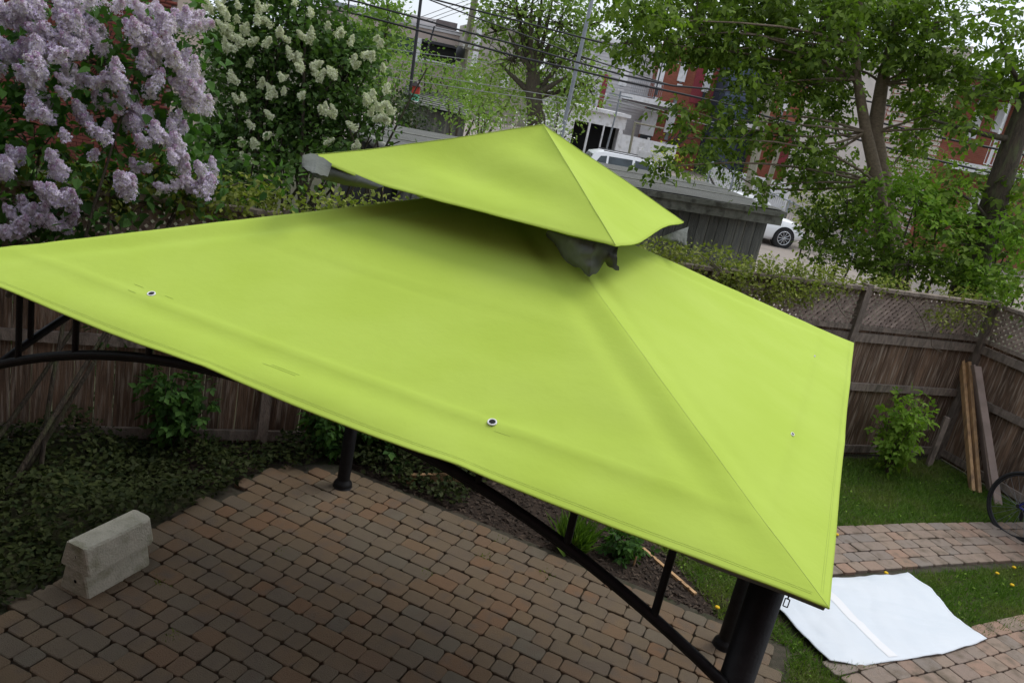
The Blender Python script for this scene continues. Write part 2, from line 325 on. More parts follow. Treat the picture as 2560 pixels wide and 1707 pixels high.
# gazebo frame
YAW = -.348; G = np.array([-.139, 4.119, 0]); EX = np.array([cos(YAW), sin(YAW), 0]); EY = np.array([-sin(YAW), cos(YAW), 0])
HA, HB, ZE = 1.78, 1.707, 2.316
def gw(u, w, z=0.0): return G + EX*u + EY*w + np.array([0, 0, z])

# ------------------------------------------------------------------ patio of tumbled pavers
patio = sheet('patio', [gw(-2.28, -2.6)[:2], gw(2.06, -2.6)[:2], gw(2.06, 1.88)[:2], gw(-1.85, 1.86)[:2], gw(-2.12, 1.62)[:2], gw(-2.28, 1.45)[:2]], .012, 'joint', kind='structure')
def paver_mesh(name, l, w, h, matn, seed):
    rs = random.Random(seed); b = MB(); c = .017
    def ring(ins, z):
        L2, W2 = l/2-ins, w/2-ins; k = c*(1 if ins < .004 else .8)
        p = [(-L2+k, -W2), (L2-k, -W2), (L2, -W2+k), (L2, W2-k), (L2-k, W2), (-L2+k, W2), (-L2, W2-k), (-L2, -W2+k)]
        return [(x+j[i][0], y+j[i][1], z) for i, (x, y) in enumerate(p)]
    j = [(rs.uniform(-.004, .004), rs.uniform(-.004, .004)) for _ in range(8)]
    a, d, e = ring(0, -.03), ring(0, h-.004), ring(.0055, h)
    b.add(a+d+e, [(i, (i+1) % 8, 8+(i+1) % 8, 8+i) for i in range(8)]+[(8+i, 8+(i+1) % 8, 16+(i+1) % 8, 16+i) for i in range(8)]+[tuple(range(16, 24))])
    return b.mesh(name, matn)
def lay(parent, name, frame, u0, u1, w0, w1, inside, rowh, lens, matn, keep, zb=.012):
    """running rows; returns list of stones; nearest `keep` become objects, the rest one joined part"""
    P = {l: [paver_mesh('paver_%d' % k, l-.006, rowh-.006, .030, matn, k+int(l*1000)) for k in range(3)] for l in lens}
    st = []; w = w0; row = 0
    while w < w1:
        u = u0 - random.random()*.15
        while u < u1:
            l = random.choice(lens); c = (u+l/2, w+rowh/2)
            if inside(c[0], c[1], l/2): st.append((c, l))
            u += l
        w += rowh; row += 1
    out = []
    for (c, l) in st:
        p = frame(c[0]+random.uniform(-.003, .003), c[1]+random.uniform(-.004, .004)); dist = np.linalg.norm(p-np.array([0, 0, H])); out.append((dist, p, l))
    def seen(p):
        d = p-np.array([0, 0, H]); z = d@FW; x = 1280+F*(d@RT)/z; y = 853.5-F*(d@UP)/z
        if not(-60 < x < 2620 and -60 < y < 1770): return False
        if name == 'paver' and y < 700+ .39*x: return False      # under the canopy, out of sight
        return True
    vis = sorted([o for o in out if seen(o[1])], key=lambda o: o[0]); far = vis[keep:]+[o for o in out if not seen(o[1])]
    f0 = frame(0, 0); fu = frame(1, 0)-f0; yaw = math.atan2(fu[1], fu[0])
    rest = MB()
    for k, (d, p, l) in enumerate(vis[:keep]):
        link(name, random.choice(P[l]), parent, (p[0], p[1], zb+random.uniform(-.003, .003)), (random.gauss(0, .008), random.gauss(0, .008), yaw+random.gauss(0, .012)))
    for d, p, l in far:
        me = P[l][0]; a = yaw+random.gauss(0, .012); ca, sa = cos(a), sin(a); dz = random.uniform(-.003, .003)
        rest.add([(p[0]+v.co.x*ca-v.co.y*sa, p[1]+v.co.x*sa+v.co.y*ca, v.co.z+zb+dz) for v in me.vertices], [tuple(q.vertices) for q in me.polygons])
    if far: o = rest.build('distant_'+name, matn, parent); o['kind'] = 'stuff'
def in_patio(u, w, h):
    if w < 1.45: return -2.2 < u < 2.0
    return u-h > -2.2+(w-1.4)*.9 and u < 2.0 and w < 1.84
lay(patio, 'paver', lambda u, w: gw(u, w), -2.3, 2.1, -2.5, 1.87, in_patio, .138, [.125, .165, .205], 'paver', 300)

# curved brick paths on the lawn
PD = np.array([cos(radians(24.5)), sin(radians(24.5)), 0]); PN = np.array([-PD[1], PD[0], 0]); P1 = np.array([3.14, 6.38, 0])
path1 = sheet('garden_path', [(P1+PD*u+PN*w)[:2] for u, w in ((-.3, -.04), (4.2, -.04), (4.2, .72), (-.3, .72))], .008, 'joint', kind='structure')
lay(path1, 'paver', lambda u, w: P1+PD*u+PN*w+PN*.05*sin(u*.9), -.25, 4.1, 0, .70, lambda u, w, h: True, .14, [.15, .2, .235], 'path_paver', 200, .008)
a2 = radians(31); PD2 = np.array([cos(a2), sin(a2), 0]); PN2 = np.array([-PD2[1], PD2[0], 0]); P2 = np.array([2.95, 5.10, 0])
path2 = sheet('lower_garden_path', [(P2+PD2*u+PN2*w)[:2] for u, w in ((-.3, -1.5), (3.0, -1.5), (3.0, .03), (-.3, .03))], .008, 'joint', kind='structure')
lay(path2, 'paver', lambda u, w: P2+PD2*u+PN2*w, -.2, 2.9, -1.4, 0, lambda u, w, h: True, .155, [.16, .2, .24], 'path_paver', 200, .008)

# ------------------------------------------------------------------ lawn, bed, ground cover
lawn = sheet('lawn', [(2.0, 4.2), (2.2, 3.0), (7, 3), (7.5, 6), (6.3, 8.6), (5.6, 9.9), (3.6, 9.0), (1.2, 7.9), (1.4, 6.3), (1.9, 5.5)], .004, 'lawn', kind='structure')
def inpoly(x, y, P):
    r = np.zeros(len(x), bool); n = len(P)
    for i in range(n):
        x0, y0 = P[i]; x1, y1 = P[(i+1) % n]
        c = ((y0 > y) != (y1 > y)) & (x < (x1-x0)*(y-y0)/(y1-y0+1e-12)+x0); r ^= c
    return r
def blades(P, n, size, avoid=None, lean=.7):
    P = np.array(P); lo, hi = P.min(0), P.max(0); xy = lo+(hi-lo)*RNG.random((n, 2)); k = inpoly(xy[:, 0], xy[:, 1], P.tolist())
    for f in (avoid or []): k &= ~f(xy[:, 0], xy[:, 1])
    xy = xy[k]; C = np.c_[xy, np.full(len(xy), .004)]; D = RNG.normal(size=(len(xy), 3))*lean; D[:, 2] = 1; N = RNG.normal(size=(len(xy), 3))
    return C, D, N, size*(.5+RNG.random(len(xy)))
def on_path1(x, y): q = np.c_[x-P1[0], y-P1[1]]; w = q@PN[:2]; return (w > -.03) & (w < .74) & (q@PD[:2] > -.3)
def on_path2(x, y): q = np.c_[x-P2[0], y-P2[1]]; w = q@PN2[:2]; u = q@PD2[:2]; return (w > -1.45) & (w < 0.02) & (u > -.25)
def on_patio(x, y): q = np.c_[x-G[0], y-G[1]]; return (q@EX[:2] < 2.03) & (q@EY[:2] < 1.87) & (q@EX[:2] > -2.24)
TARP = [(2.2, 5.95), (3.87, 6.68), (4.2, 5.78), (3.65, 5.43), (2.64, 5.03)]
def on_tarp(x, y): return inpoly(x, y, TARP)
LAWN = [(1.95, 4.2), (2.2, 3.0), (7, 3), (7.5, 6), (6.3, 8.6), (5.6, 9.9), (3.6, 9.0), (1.2, 7.9), (1.55, 6.3), (1.9, 5.5)]
C, D, N, s_ = blades(LAWN, 260000, .06, [on_path1, on_path2, on_patio, on_tarp], .9); sh = LEAF['blade']
V, Fc = orient(C, D, N, s_, 'blade'); npmesh('lawn_grass', V, Fc, 'grass', kind='stuff', label='short patchy lawn grass around the brick paths', cat='grass')
# broad little weeds in the lawn
C, D, N, s_ = blades(LAWN, 2500, .03, [on_path1, on_path2, on_patio, on_tarp], 2.5); N[:, 2] = abs(N[:, 2])+1.5
V, Fc = orient(C+[0, 0, .02], D, N, s_, 'diamond'); npmesh('lawn_weeds', V, Fc, 'lf_bright', kind='stuff', label='small broad-leaved weeds scattered in the lawn', cat='weeds')
bed = sheet('mulch_bed', [gw(-2.0, 1.86)[:2], gw(2.05, 1.88)[:2], gw(1.75, 2.15)[:2], (1.9, 5.75), (1.5, 6.3), (1.0, 7.6), (-3.0, 6.4), (-2.2, 5.6)], .008, 'soil', kind='structure')
xy = np.c_[RNG.uniform(-1.4, 1.9, 5000), RNG.uniform(5.4, 7.2, 5000)]; q = xy-G[:2]; k = (q@EY[:2] > 1.86) & (q@EX[:2] < 1.95); xy = xy[k]
D = RNG.normal(size=(len(xy), 3)); D[:, 2] *= .25; N = RNG.normal(size=(len(xy), 3))*.4; N[:, 2] += 1
V, Fc = orient(np.c_[xy, np.full(len(xy), .02)], D, N, .02+.04*RNG.random(len(xy)), 'narrow'); npmesh('bark_chips', V, Fc, 'chips', kind='stuff', label='brown bark chips and dry leaves on the mulch bed', cat='mulch')

# ground cover under the lilac, left of the patio
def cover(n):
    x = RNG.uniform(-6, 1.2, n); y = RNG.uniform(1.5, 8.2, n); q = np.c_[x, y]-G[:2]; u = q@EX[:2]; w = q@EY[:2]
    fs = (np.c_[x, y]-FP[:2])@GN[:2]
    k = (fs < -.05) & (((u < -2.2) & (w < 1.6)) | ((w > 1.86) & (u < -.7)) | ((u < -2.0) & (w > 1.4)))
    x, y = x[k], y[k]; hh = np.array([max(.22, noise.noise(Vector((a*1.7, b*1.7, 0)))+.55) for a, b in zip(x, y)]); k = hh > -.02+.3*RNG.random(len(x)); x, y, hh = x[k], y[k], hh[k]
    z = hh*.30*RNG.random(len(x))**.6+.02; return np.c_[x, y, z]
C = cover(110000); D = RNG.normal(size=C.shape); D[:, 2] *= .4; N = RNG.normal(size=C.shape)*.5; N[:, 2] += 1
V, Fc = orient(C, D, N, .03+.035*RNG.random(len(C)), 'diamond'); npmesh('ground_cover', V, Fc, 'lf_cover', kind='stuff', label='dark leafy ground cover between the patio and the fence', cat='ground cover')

# weeds in patio joints
for i, (px, py) in enumerate([(705, 1380), (405, 1455), (1068, 1433), (1208, 1395), (1363, 1435), (430, 1590), (1248, 1352)]):
    c = gz(px, py, .03); n = 60; C = c+RNG.normal(size=(n, 3))*[.028, .028, .004]; C[:, 2] = np.clip(C[:, 2], .03, .06)
    D = RNG.normal(size=(n, 3)); D[:, 2] = abs(D[:, 2])*.5+.2; N = RNG.normal(size=(n, 3)); N[:, 2] += .8
    V, Fc = orient(C, D, N, .012+.018*RNG.random(n), 'narrow')
    npmesh('patio_weed', V, Fc, 'lf_vine', label=['green weed tuft in the patio joints below the round post', 'dark moss clump right of the concrete blocks', 'weed tuft in the joints left of the patio centre', 'weed tuft near the edge of the mulch bed', 'weed on the patio close to the curved gazebo beam', 'moss clump in the lower left patio joints', 'small weed tuft beside the mulch bed edge', 'moss clump at the lower left corner of the patio'][i], cat='weed', group='weeds in the patio joints', kind='stuff')
# dandelions
for i, (px, py) in enumerate([(2092, 1336), (2215, 1432), (2493, 1433), (2530, 1462), (2535, 1418), (1793, 1518)]):
    c = gz(px, py, .05); b = MB(); b.lathe(c, [(.0, .012), (.014, .012), (.021, .004), (.014, -.006), (.0, -.008)], 10); 
    t = thing('dandelion', ['yellow dandelion beside the canopy edge above the path', 'yellow dandelion between the path and the white tarp', 'larger yellow dandelion in the grass right of the white tarp', 'lowest yellow dandelion in the grass right of the tarp', 'yellow dandelion close to the path at the right', 'yellow dandelion in the grass left of the black post'][i], 'dandelion', (c[0], c[1], 0), 'dandelions in the lawn')
    b.build('flower', 'yellow', t); b = MB(); b.tube([(c[0], c[1], 0), c], .003, 5); b.build('stem', 'grass', t)

# ================================================================== FENCES
def fence(name, label, O, dv, nv, s0, s1, posts, lean=0):
    """O origin on the line, dv along, nv away from the yard; the boards sit behind the rails"""
    t = thing(name, label, 'fence', tuple(O+dv*((s0+s1)/2)))
    ax = np.array([dv, nv, [0, 0, 1.0]]); P = lambda s, o, z: O+dv*s+nv*o+np.array([0, 0, z])
    s = s0; nb = 0
    while s < s1:
        w = random.uniform(.125, .145); zt = 1.60+random.uniform(-.01, .01); tl = random.gauss(0, .006)
        a = np.array([dv, nv, [0, 0, 1.0]]); a[2] = a[2]+dv*tl; a[0] = a[0]-np.array([0, 0, tl])
        boxobj('board', 'fence', t, P(s+w/2, .055+random.uniform(-.004, .004), zt/2+.01), (w, .018, zt), a); s += w+random.uniform(.002, .007)
    for p in posts: boxobj('post', 'fence_post', t, P(p, 0.0, 1.06), (.085, .085, 2.12), ax)
    ps = [s0]+[p for p in posts if s0 < p < s1]+[s1]
    for a, b in zip(ps[:-1], ps[1:]):
        if b-a < .2: continue
        m_ = (a+b)/2; l = b-a-.088
        for z, h, o in ((.10, .09, .0), (.90, .09, .0), (1.50, .10, -.005), (1.615, .05, -.012)):
            boxobj('rail', 'fence_post', t, P(m_, o+.018, z), (l, .035, h), ax)
        boxobj('rail', 'fence_post', t, P(m_, -.005, 2.075), (l, .09, .035), ax)
        # lattice slats clipped to the panel, two crossing layers
        z0, z1 = 1.642, 2.055
        for sgn, o, mm_ in ((1, .010, 'lattice'), (-1, .020, 'lattice')):
            step = .082; k = a-(z1-z0) if sgn > 0 else a
            while k < b+(z1-z0):
                # line s = k + sgn*(z-z0)
                pts = []
                for z in (z0, z1):
                    ss = k+sgn*(z-z0)
                    pts.append([ss, z])
                for q in pts:
                    if q[0] < a+.045: q[1] += sgn*(a+.045-q[0]); q[0] = a+.045
                    if q[0] > b-.045: q[1] -= sgn*(q[0]-(b-.045)); q[0] = b-.045
                (sa, za), (sb, zb) = pts
                L_ = math.hypot(sb-sa, zb-za)
                if L_ > .06 and z0-.001 <= min(za, zb) and max(za, zb) <= z1+.001:
                    dd = (dv*(sb-sa)+np.array([0, 0, zb-za]))/L_; bb = np.cross(nv, dd)
                    boxobj('slat', mm_, t, P((sa+sb)/2, o+.018, (za+zb)/2), (L_, .007, .034), np.array([dd, nv, -bb]))
                k += step
    return t
back_fence = fence('board_fence', 'long weathered board fence with lattice top behind the gazebo and lawn', FP, GD, GN, -11, 1.72, [-8.7, -6.6, -4.5, -2.4, -.33, 1.75])
CR = fl(1.75, 0); RD = -GN; RN = GD
right_fence = fence('side_fence', 'dark board fence with lattice top meeting the back fence at the right corner', CR, RD, RN, .0, 5.0, [2.1, 4.2])
left_fence = fence('side_fence', 'unseen board fence closing the left side of the yard, added to darken it', FP+GD*-9.6, RD, -RN, .0, 7.5, [2.1, 4.2, 6.3])  # out of view; added to keep light from the left end of the patio
# short free standing post in the lawn corner and planks leaning on the side fence
pb = gz(2320, 1165); pt = pb+np.array([0, 0, .66]); b = MB(); b.prism([pb+EXY for EXY in (np.array([-.03, -.03, 0]), np.array([.03, -.03, 0]), np.array([.03, .03, 0]), np.array([-.03, .03, 0]))], [pt+EXY+np.array([.02, .03, 0]) for EXY in (np.array([-.03, -.03, 0]), np.array([.03, -.03, 0]), np.array([.03, .03, 0]), np.array([-.03, .03, 0]))])
b.build('wooden_stake', 'fence_post', label='short grey wooden stake standing at the foot of the back fence', cat='stake')
def plank(b0, t0, w, th, matn, label, name='leaning_plank', group='planks leaning in the fence corner', side=None):
    b0, t0 = np.array(b0, float), np.array(t0, float); d = t0-b0; L_ = np.linalg.norm(d); d /= L_
    sv = np.array(side if side is not None else RT, float); sv = sv-d*(sv@d); sv /= np.linalg.norm(sv); nn = np.cross(d, sv)
    b = MB(); c = .003; A = []
    for e in (b0, t0):
        A.append([e+sv*x+nn*y for x, y in ((-w/2+c, -th/2), (w/2-c, -th/2), (w/2, -th/2+c), (w/2, th/2-c), (w/2-c, th/2), (-w/2+c, th/2), (-w/2, th/2-c), (-w/2, -th/2+c))])
    b.prism(A[0], A[1]); return b.build(name, matn, label=label, cat='plank', group=group)
def leanp(bx, by, tx, ty, w, th, mn, label, off=0.0):
    b0 = gz(bx, by, .01); n = RN; t0 = onplane(tx, ty, CR+RN*(-.08-off), n); return plank(b0, t0, w, th, mn, label)
leanp(2430, 1228, 2403, 886, .038, .09, 'plank', 'narrow yellowish spruce plank, leftmost and tallest of the leaning planks')
leanp(2446, 1232, 2420, 906, .04, .09, 'plank', 'brown spruce plank second from left among the leaning planks', .02)
leanp(2473, 1228, 2432, 912, .022, .09, 'plank_grey', 'thin pale-edged plank just left of the wide board', .05)
leanp(2496, 1262, 2443, 916, .085, .03, 'plank_grey', 'wide pinkish grey board leaning on the side fence above the bicycle', .07)

# ================================================================== GAZEBO
gaz = thing('gazebo', 'black steel gazebo with two-tier lime green canvas canopy over the brick patio', 'gazebo', tuple(gw(0, 0)))
KS = .36
def lowz(u, w, side):
    """height of the lower canopy; t distance in from the eave, s along it"""
    if side in 'AC': t = HB-abs(w); s = u; half = HA
    else: t = HA-abs(u); s = w; half = HB
    z = ZE+KS*t
    wid = max(half-t, .05); e = max(0.0, 1-(abs(s)/wid)**2.0)      # 0 on the hips
    z -= .028*e*sin(min(1, t/1.3)*pi)                              # fabric sag between frame and top ring
    z -= .005*e*math.exp(-((t-.16)/.04)**2)                        # trough outside the frame beam
    z += .006*e**.35*math.exp(-((t-.215)/.016)**2)                 # taut over the beam
    z -= .016*math.exp(-(t/.04)**2)*e*abs(sin(s*3.1+1))
    if side == 'A':
        if -1.0 < s < 1.05: z += e*.0045*math.exp(-((t-.80-.02*sin(s*2+.5))/.014)**2)*(1-abs(s)/1.1)**.5 - e*.003*math.exp(-((t-.77-.02*sin(s*2+.5))/.02)**2)*(1-abs(s)/1.1)**.5
        if s > .2:                                                 # long soft folds fanning out to the near corner
            a = (s-.2)/1.5; z += e**.5*.011*a*sin((t*2.2-(s)*.35)*9+.4)*min(1, t*5)*max(0, 1-t*.9)
        z += e*.006*math.exp(-(((s-.78-(t-.22)*1.2)/.10)**2+((t-.235)/.03)**2)) + .004*math.exp(-(((s-.66-(t-.3))/.035)**2+((t-.27)/.05)**2))
    z -= KS*.04*math.exp(-abs((HA-abs(u))-(HB-abs(w)))/.07)*min(1, t*4); z += .003*noise.noise(Vector((u*1.6, w*1.6, 3)))+.002*noise.noise(Vector((u*7, w*7, 9)))
    # raised seam over the hip beams with slack beside them
    dh = abs((HA-abs(u))-(HB-abs(w)))
    z += .008*math.exp(-(dh/.05)**2)*min(1, t*3) - .012*math.exp(-((dh-.14)/.07)**2)*min(1, t*2.5)
    return z
def canopy(name, hf, A_, B_, top, ctr, nu, nt_, parent, label):
    """four trapezoids from eave (half sizes A_,B_) in to `top` inset, 4 mm thick, grey coating beneath"""
    for side in 'ABCD':
        V = []; 
        half = A_ if side in 'AC' else B_; oth = B_ if side in 'AC' else A_
        for j in range(nt_+1):
            tt = (j/nt_)**1.25*top; f_ = tt/oth
            for i in range(nu+1):
                x = (i/nu*2-1); s = x*(half-tt*(half/oth if top >= min(A_, B_)*.99 else 1))
                q = oth-tt
                u, w = {'A': (s, -q), 'B': (q, s), 'C': (-s, q), 'D': (-q, -s)}[side]
                V.append(gw(u+ctr[0], w+ctr[1], hf(u, w, side)))
        V = np.array(V); n = len(V); W1 = nu+1
        Fq = [(j*W1+i, j*W1+i+1, (j+1)*W1+i+1, (j+1)*W1+i) for j in range(nt_) for i in range(nu)]
        lo = V-np.array([0, 0, .004]); rim = [(i, n+i, n+i+1, i+1) for i in range(nu)]
        Fa = np.array(Fq+[(n+a, n+d, n+c, n+b_) for a, b_, c, d in Fq]+rim); mi = np.array([0]*len(Fq)+[1]*len(Fq)+[0]*len(rim))
        npmesh(name, np.vstack([V, lo]), Fa, ['canopy', 'canopy_under'], parent, smooth=True, mi=mi)
can = link('lower_canopy', None, gaz, tuple(gw(0, 0, ZE))); up_ = link('upper_canopy', None, gaz, tuple(gw(-.05, .05, 2.9)))
canopy('canvas_panel', lowz, HA, HB, 1.62, (0, 0), 120, 70, can, '')
UA, UB, UC, AP = .755, .67, (-.035, .05), (.10, -.02)
def upper():
    for side in 'ABCD':
        half = UA if side in 'AC' else UB; oth = UB if side in 'AC' else UA; nu, nt_ = 60, 36; V = []
        for j in range(nt_+1):
            f_ = j/nt_
            for i in range(nu+1):
                x = i/nu*2-1; s = x*half*(1-f_); q = oth*(1-f_)
                u, w = {'A': (s, -q), 'B': (q, s), 'C': (-s, q), 'D': (-q, -s)}[side]
                e = 1-x*x; z = 2.905+.365*f_ - .045*e*sin(pi*f_)**.8
                if side == 'A': z += .020*e*sin(f_*11+x*1.6+.6)*math.exp(-((f_-.5)/.3)**2); z -= .012*e*math.exp(-(f_/.06)**2)
                if side == 'B': z -= .022*e**.5*math.exp(-((x+.65)/.45)**2)*math.exp(-(f_/.35)**2); z += .012*sin(x*4+f_*3)*e*(1-f_)
                z += (.004*noise.noise(Vector((u*4, w*4, 1))) + .0015*noise.noise(Vector((u*15, w*15, 1))))
                if side == 'A' and x < -.55: z += .03*(-.55-x)/.45*(1-f_)**3
                V.append(gw(u+UC[0]+AP[0]*f_, w+UC[1]+AP[1]*f_, z))
        V = np.array(V); n = len(V); W1 = nu+1
        Fq = [(j*W1+i, j*W1+i+1, (j+1)*W1+i+1, (j+1)*W1+i) for j in range(nt_) for i in range(nu)]
        rim = [(i, n+i, n+i+1, i+1) for i in range(nu)]
        Fa = np.array(Fq+[(n+a, n+d, n+c, n+b_) for a, b_, c, d in Fq]+rim); mi = np.array([0]*len(Fq)+[1]*len(Fq)+[0]*len(rim))
        npmesh('canvas_panel', np.vstack([V, V-np.array([0, 0, .004])]), Fa, ['canopy', 'canopy_under'], up_, smooth=True, mi=mi)
upper()
# seams along the hips
for su, sv_ in ((1, -1), (1, 1), (-1, -1), (-1, 1)):
    b = MB(); pts = []
    for t in np.linspace(0, 1.2, 40):
        u, w = su*(HA-t), sv_*(HB-t); pts.append(gw(u, w, lowz(u, w, 'A' if sv_ < 0 else 'C')+.0))
    b.tube(pts, .0011, 5); b.build('seam', 'seam', can)
    b = MB(); pts = []
    for f_ in np.linspace(0, 1, 30):
        u, w = su*UA*(1-f_), sv_*UB*(1-f_); z = 2.905+.365*f_+.004*noise.noise(Vector((u*4, w*4, 1)))+.002 + (.03*(1-f_)**3 if (su < 0 and sv_ < 0) else 0); pts.append(gw(u+UC[0]+AP[0]*f_, w+UC[1]+AP[1]*f_, z))
    b.tube(pts, .0013, 5); b.build('seam', 'seam', up_)
# faint double stitching beside the eave and near the eyelets
for s0, s1, t in ((-.16, -.02, .112), (-.13, -.01, .122), (-.90, -.86, .215), (-.76, -.72, .262), (.70, .76, .19), (-.92, -.87, .262)):
    b = MB(); b.tube([gw(s, -HB+t, lowz(s, -HB+t, 'A')+.001) for s in np.linspace(s0, s1, 8)], .0006, 4); b.build('stitching', 'seam', can)
# hem stitching just inside the eaves
for side in 'AB':
    half = HA if side == 'A' else HB
    for t in (.022, .028):
        b = MB(); P = []
        for s_ in np.linspace(-half+.05, half-.05, 60): u, w = (s_, -HB+t) if side == 'A' else (HA-t, s_); P.append(gw(u, w, lowz(u, w, side)+.0005))
        b.tube(P, .0004, 3); b.build('stitching', 'seam', can)
# eyelets
def eyelet(u, w, side, flat=1.0):
    z = lowz(u, w, side); c = gw(u, w, z+.004); tn = np.array([0, -KS, 0]) if side == 'A' else np.array([KS, 0, 0])
    nrm = (EX*(KS if side == 'B' else 0)+EY*(-KS if side == 'A' else 0)+np.array([0, 0, 1.])); nrm /= np.linalg.norm(nrm)
    a = np.cross(nrm, EX); a /= np.linalg.norm(a); bb = np.cross(nrm, a)
    def ringv(r, h, n=20): return [c+nrm*h+(a*cos(2*pi*k/n)+bb*sin(2*pi*k/n)*flat)*r for k in range(n)]
    n = 20; b = MB(); v = ringv(.0165, -.003)+ringv(.0155, .0006)+ringv(.0118, .0006)+ringv(.011, -.002)
    b.add(v, [(i*n+k, i*n+(k+1) % n, (i+1)*n+(k+1) % n, (i+1)*n+k) for i in range(3) for k in range(n)], 0, True)
    e = b.build('eyelet', 'eyelet', can); b = MB(); b.add(ringv(.0116, -.0010), [tuple(range(n))]); b.build('eyelet_hole', 'hole', can)
eyelet(-.813, -1.463, 'A'); eyelet(.679, -1.492, 'A'); eyelet(1.574, -.634, 'B', .45); eyelet(1.574, .747, 'B', .25)
# grey flaps hanging under the corners of the upper tier (loose gauze)
def flap(pts_top, pts_bot, label, ny=10, amp=.02, seed=0, belly=.03):
    n = 40; T = [np.array(p) for p in pts_top]; Bm = [np.array(p) for p in pts_bot]
    def interp(P, x):
        k = x*(len(P)-1); i = min(int(k), len(P)-2); f_ = k-i; return P[i]*(1-f_)+P[i+1]*f_
    V = []
    for j in range(ny+1):
        y = j/ny
        for i in range(n+1):
            x = i/n; p = interp(T, x)*(1-y)+interp(Bm, x)*y
            o = amp*noise.noise(Vector((x*6+seed, y*3, seed)))*y**.5; p = p+(EX*.5-EY)*o - EY*belly*sin(pi*y) + np.array([0, 0, amp*.6*noise.noise(Vector((x*9, y*5, seed+4)))*y])
            V.append(p)
    V = np.array(V); W1 = n+1; Fq = [(j*W1+i, j*W1+i+1, (j+1)*W1+i+1, (j+1)*W1+i) for j in range(ny) for i in range(n)]
    n0 = len(V); Fa = np.array(Fq+[(n0+a, n0+d, n0+c, n0+b_) for a, b_, c, d in Fq])
    npmesh('corner_flap', np.vstack([V, V-np.array([.002, .002, .002])]), Fa, 'flap', up_, smooth=True, label=label)
def pp(px, py, z): return gz(px, py, z)
flap([pp(1370, 575, 2.87), pp(1430, 594, 2.885), pp(1490, 605, 2.89), pp(1530, 612, 2.88), pp(1546, 614, 2.88)],
     [pp(1374, 590, 2.80), pp(1418, 655, 2.765), pp(1475, 690, 2.752), pp(1515, 660, 2.80), pp(1548, 676, 2.80)], 'crumpled grey gauze flap hanging at the front corner', seed=2, amp=.03)
flap([pp(788, 384, 2.935), pp(820, 404, 2.925), pp(880, 432, 2.91), pp(960, 466, 2.895)],
     [pp(755, 418, 2.90), pp(792, 443, 2.86), pp(860, 462, 2.84), pp(945, 474, 2.86)], 'grey gauze flap showing under the left corner', seed=5, amp=.006)
flap([pp(757, 388, 2.945), pp(778, 384, 2.95), pp(800, 388, 2.945), pp(830, 410, 2.93)],
     [pp(756, 414, 2.905), pp(768, 424, 2.90), pp(785, 432, 2.90), pp(820, 442, 2.88)], 'folded grey tip of the upper tier at the left corner', seed=8, belly=0, amp=.006)
flap([pp(1655, 592, 2.84), pp(1690, 578, 2.85), pp(1722, 567, 2.87)],
     [pp(1650, 600, 2.80), pp(1690, 606, 2.80), pp(1718, 613, 2.80)], 'pale grey flap under the right corner', seed=11)
# steel frame
PU, PW = 1.60, 1.47
for su, sv_ in ((1, -1), (1, 1), (-1, -1), (-1, 1)):
    p = gw(su*PU+(0 if sv_ > 0 else -.17 if su < 0 else .03), sv_*(PW+(.05 if sv_ > 0 else 0))); b = MB(); b.lathe(p, [(.052, .05), (.052, 2.27), (.0, 2.27)], 24); po = b.build('post', 'black', gaz)
    b = MB(); b.lathe(p, [(.088, .012), (.090, .03), (.080, .045), (.074, .05), (.078, .065), (.070, .085), (.056, .10), (.053, .11)], 24); b.build('base_ring', 'black', po)
    b = MB(); b.lathe(p, [(.053, 1.70), (.060, 1.71), (.060, 1.735), (.053, 1.745)], 20); b.build('collar', 'black', po)
def beam(p, q, name='beam'):
    b = MB(); b.tube([p, q], .017, 10); b.build(name, 'black', gaz)
def arch(pf, lab=None):
    """pf(s,z): s in -1..1 between posts"""
    b = MB(); hz = lambda s: 2.245-.39*abs(s)**2.1
    pts = [pf(s, hz(s)) for s in np.linspace(-1, 1, 33)]; b.tube(pts, .0175, 10); o = b.build('arch', 'black', gaz)
    b = MB(); b.tube([p-np.array([0, 0, .017]) for p in pts], .007, 8); b.build('arch_rod', 'black', o)
    for s in (-.9, -.70, -.46, .43, .64, .84):
        b = MB(); b.tube([pf(s, hz(s)), pf(s, 2.30)], .013, 10); b.build('baluster', 'black', gaz)
for f_ in (lambda s, z: gw(s*PU, -1.53, z), lambda s, z: gw(s*PU, 1.52, z), lambda s, z: gw(PU, s*1.5, z), lambda s, z: gw(-PU, s*1.5, z)):
    beam(f_(-1, 2.30), f_(1, 2.30)); arch(f_)
for su, sv_ in ((1, -1), (1, 1), (-1, -1), (-1, 1)): beam(gw(su*PU, sv_*1.5, 2.30), gw(su*.5, sv_*.45, 2.70), 'hip_beam')
# eave hem of grey coating showing at the near corner, and the zip pull
b = MB(); P = [gw(s, -HB+.012, ZE-.012+.36*.0-.022*(1 if s > 1.45 else 0)) for s in np.linspace(1.25, 1.765, 24)]
V = []; 
for i, s in enumerate(np.linspace(1.22, 1.772, 24)):
    d = .030*min(1, i/9); top = gw(s, -HB+.008, lowz(s, -HB+.008, 'A')-.006); V += [top, top+np.array([0, 0, -d])+EY*.03]
b.add(V, [(2*i, 2*i+2, 2*i+3, 2*i+1) for i in range(23)], 0, True); b.build('hem', 'canopy_under', can)
zp = onplane(1966, 1506, gw(0, -HB+.03), EY); b = MB(); r_ = [zp+EX*x+np.array([0, 0, z]) for x, z in ((-.006, .012), (.006, .012), (.006, -.012), (-.006, -.012), (-.006, .012))]
for p, q in zip(r_[:-1], r_[1:]): b.tube([p, q], .0016, 6)
b.tube([zp+[0, 0, .012], zp+[0, 0, .028]], .002, 6); b.build('zip_pull', 'darkmetal', can)

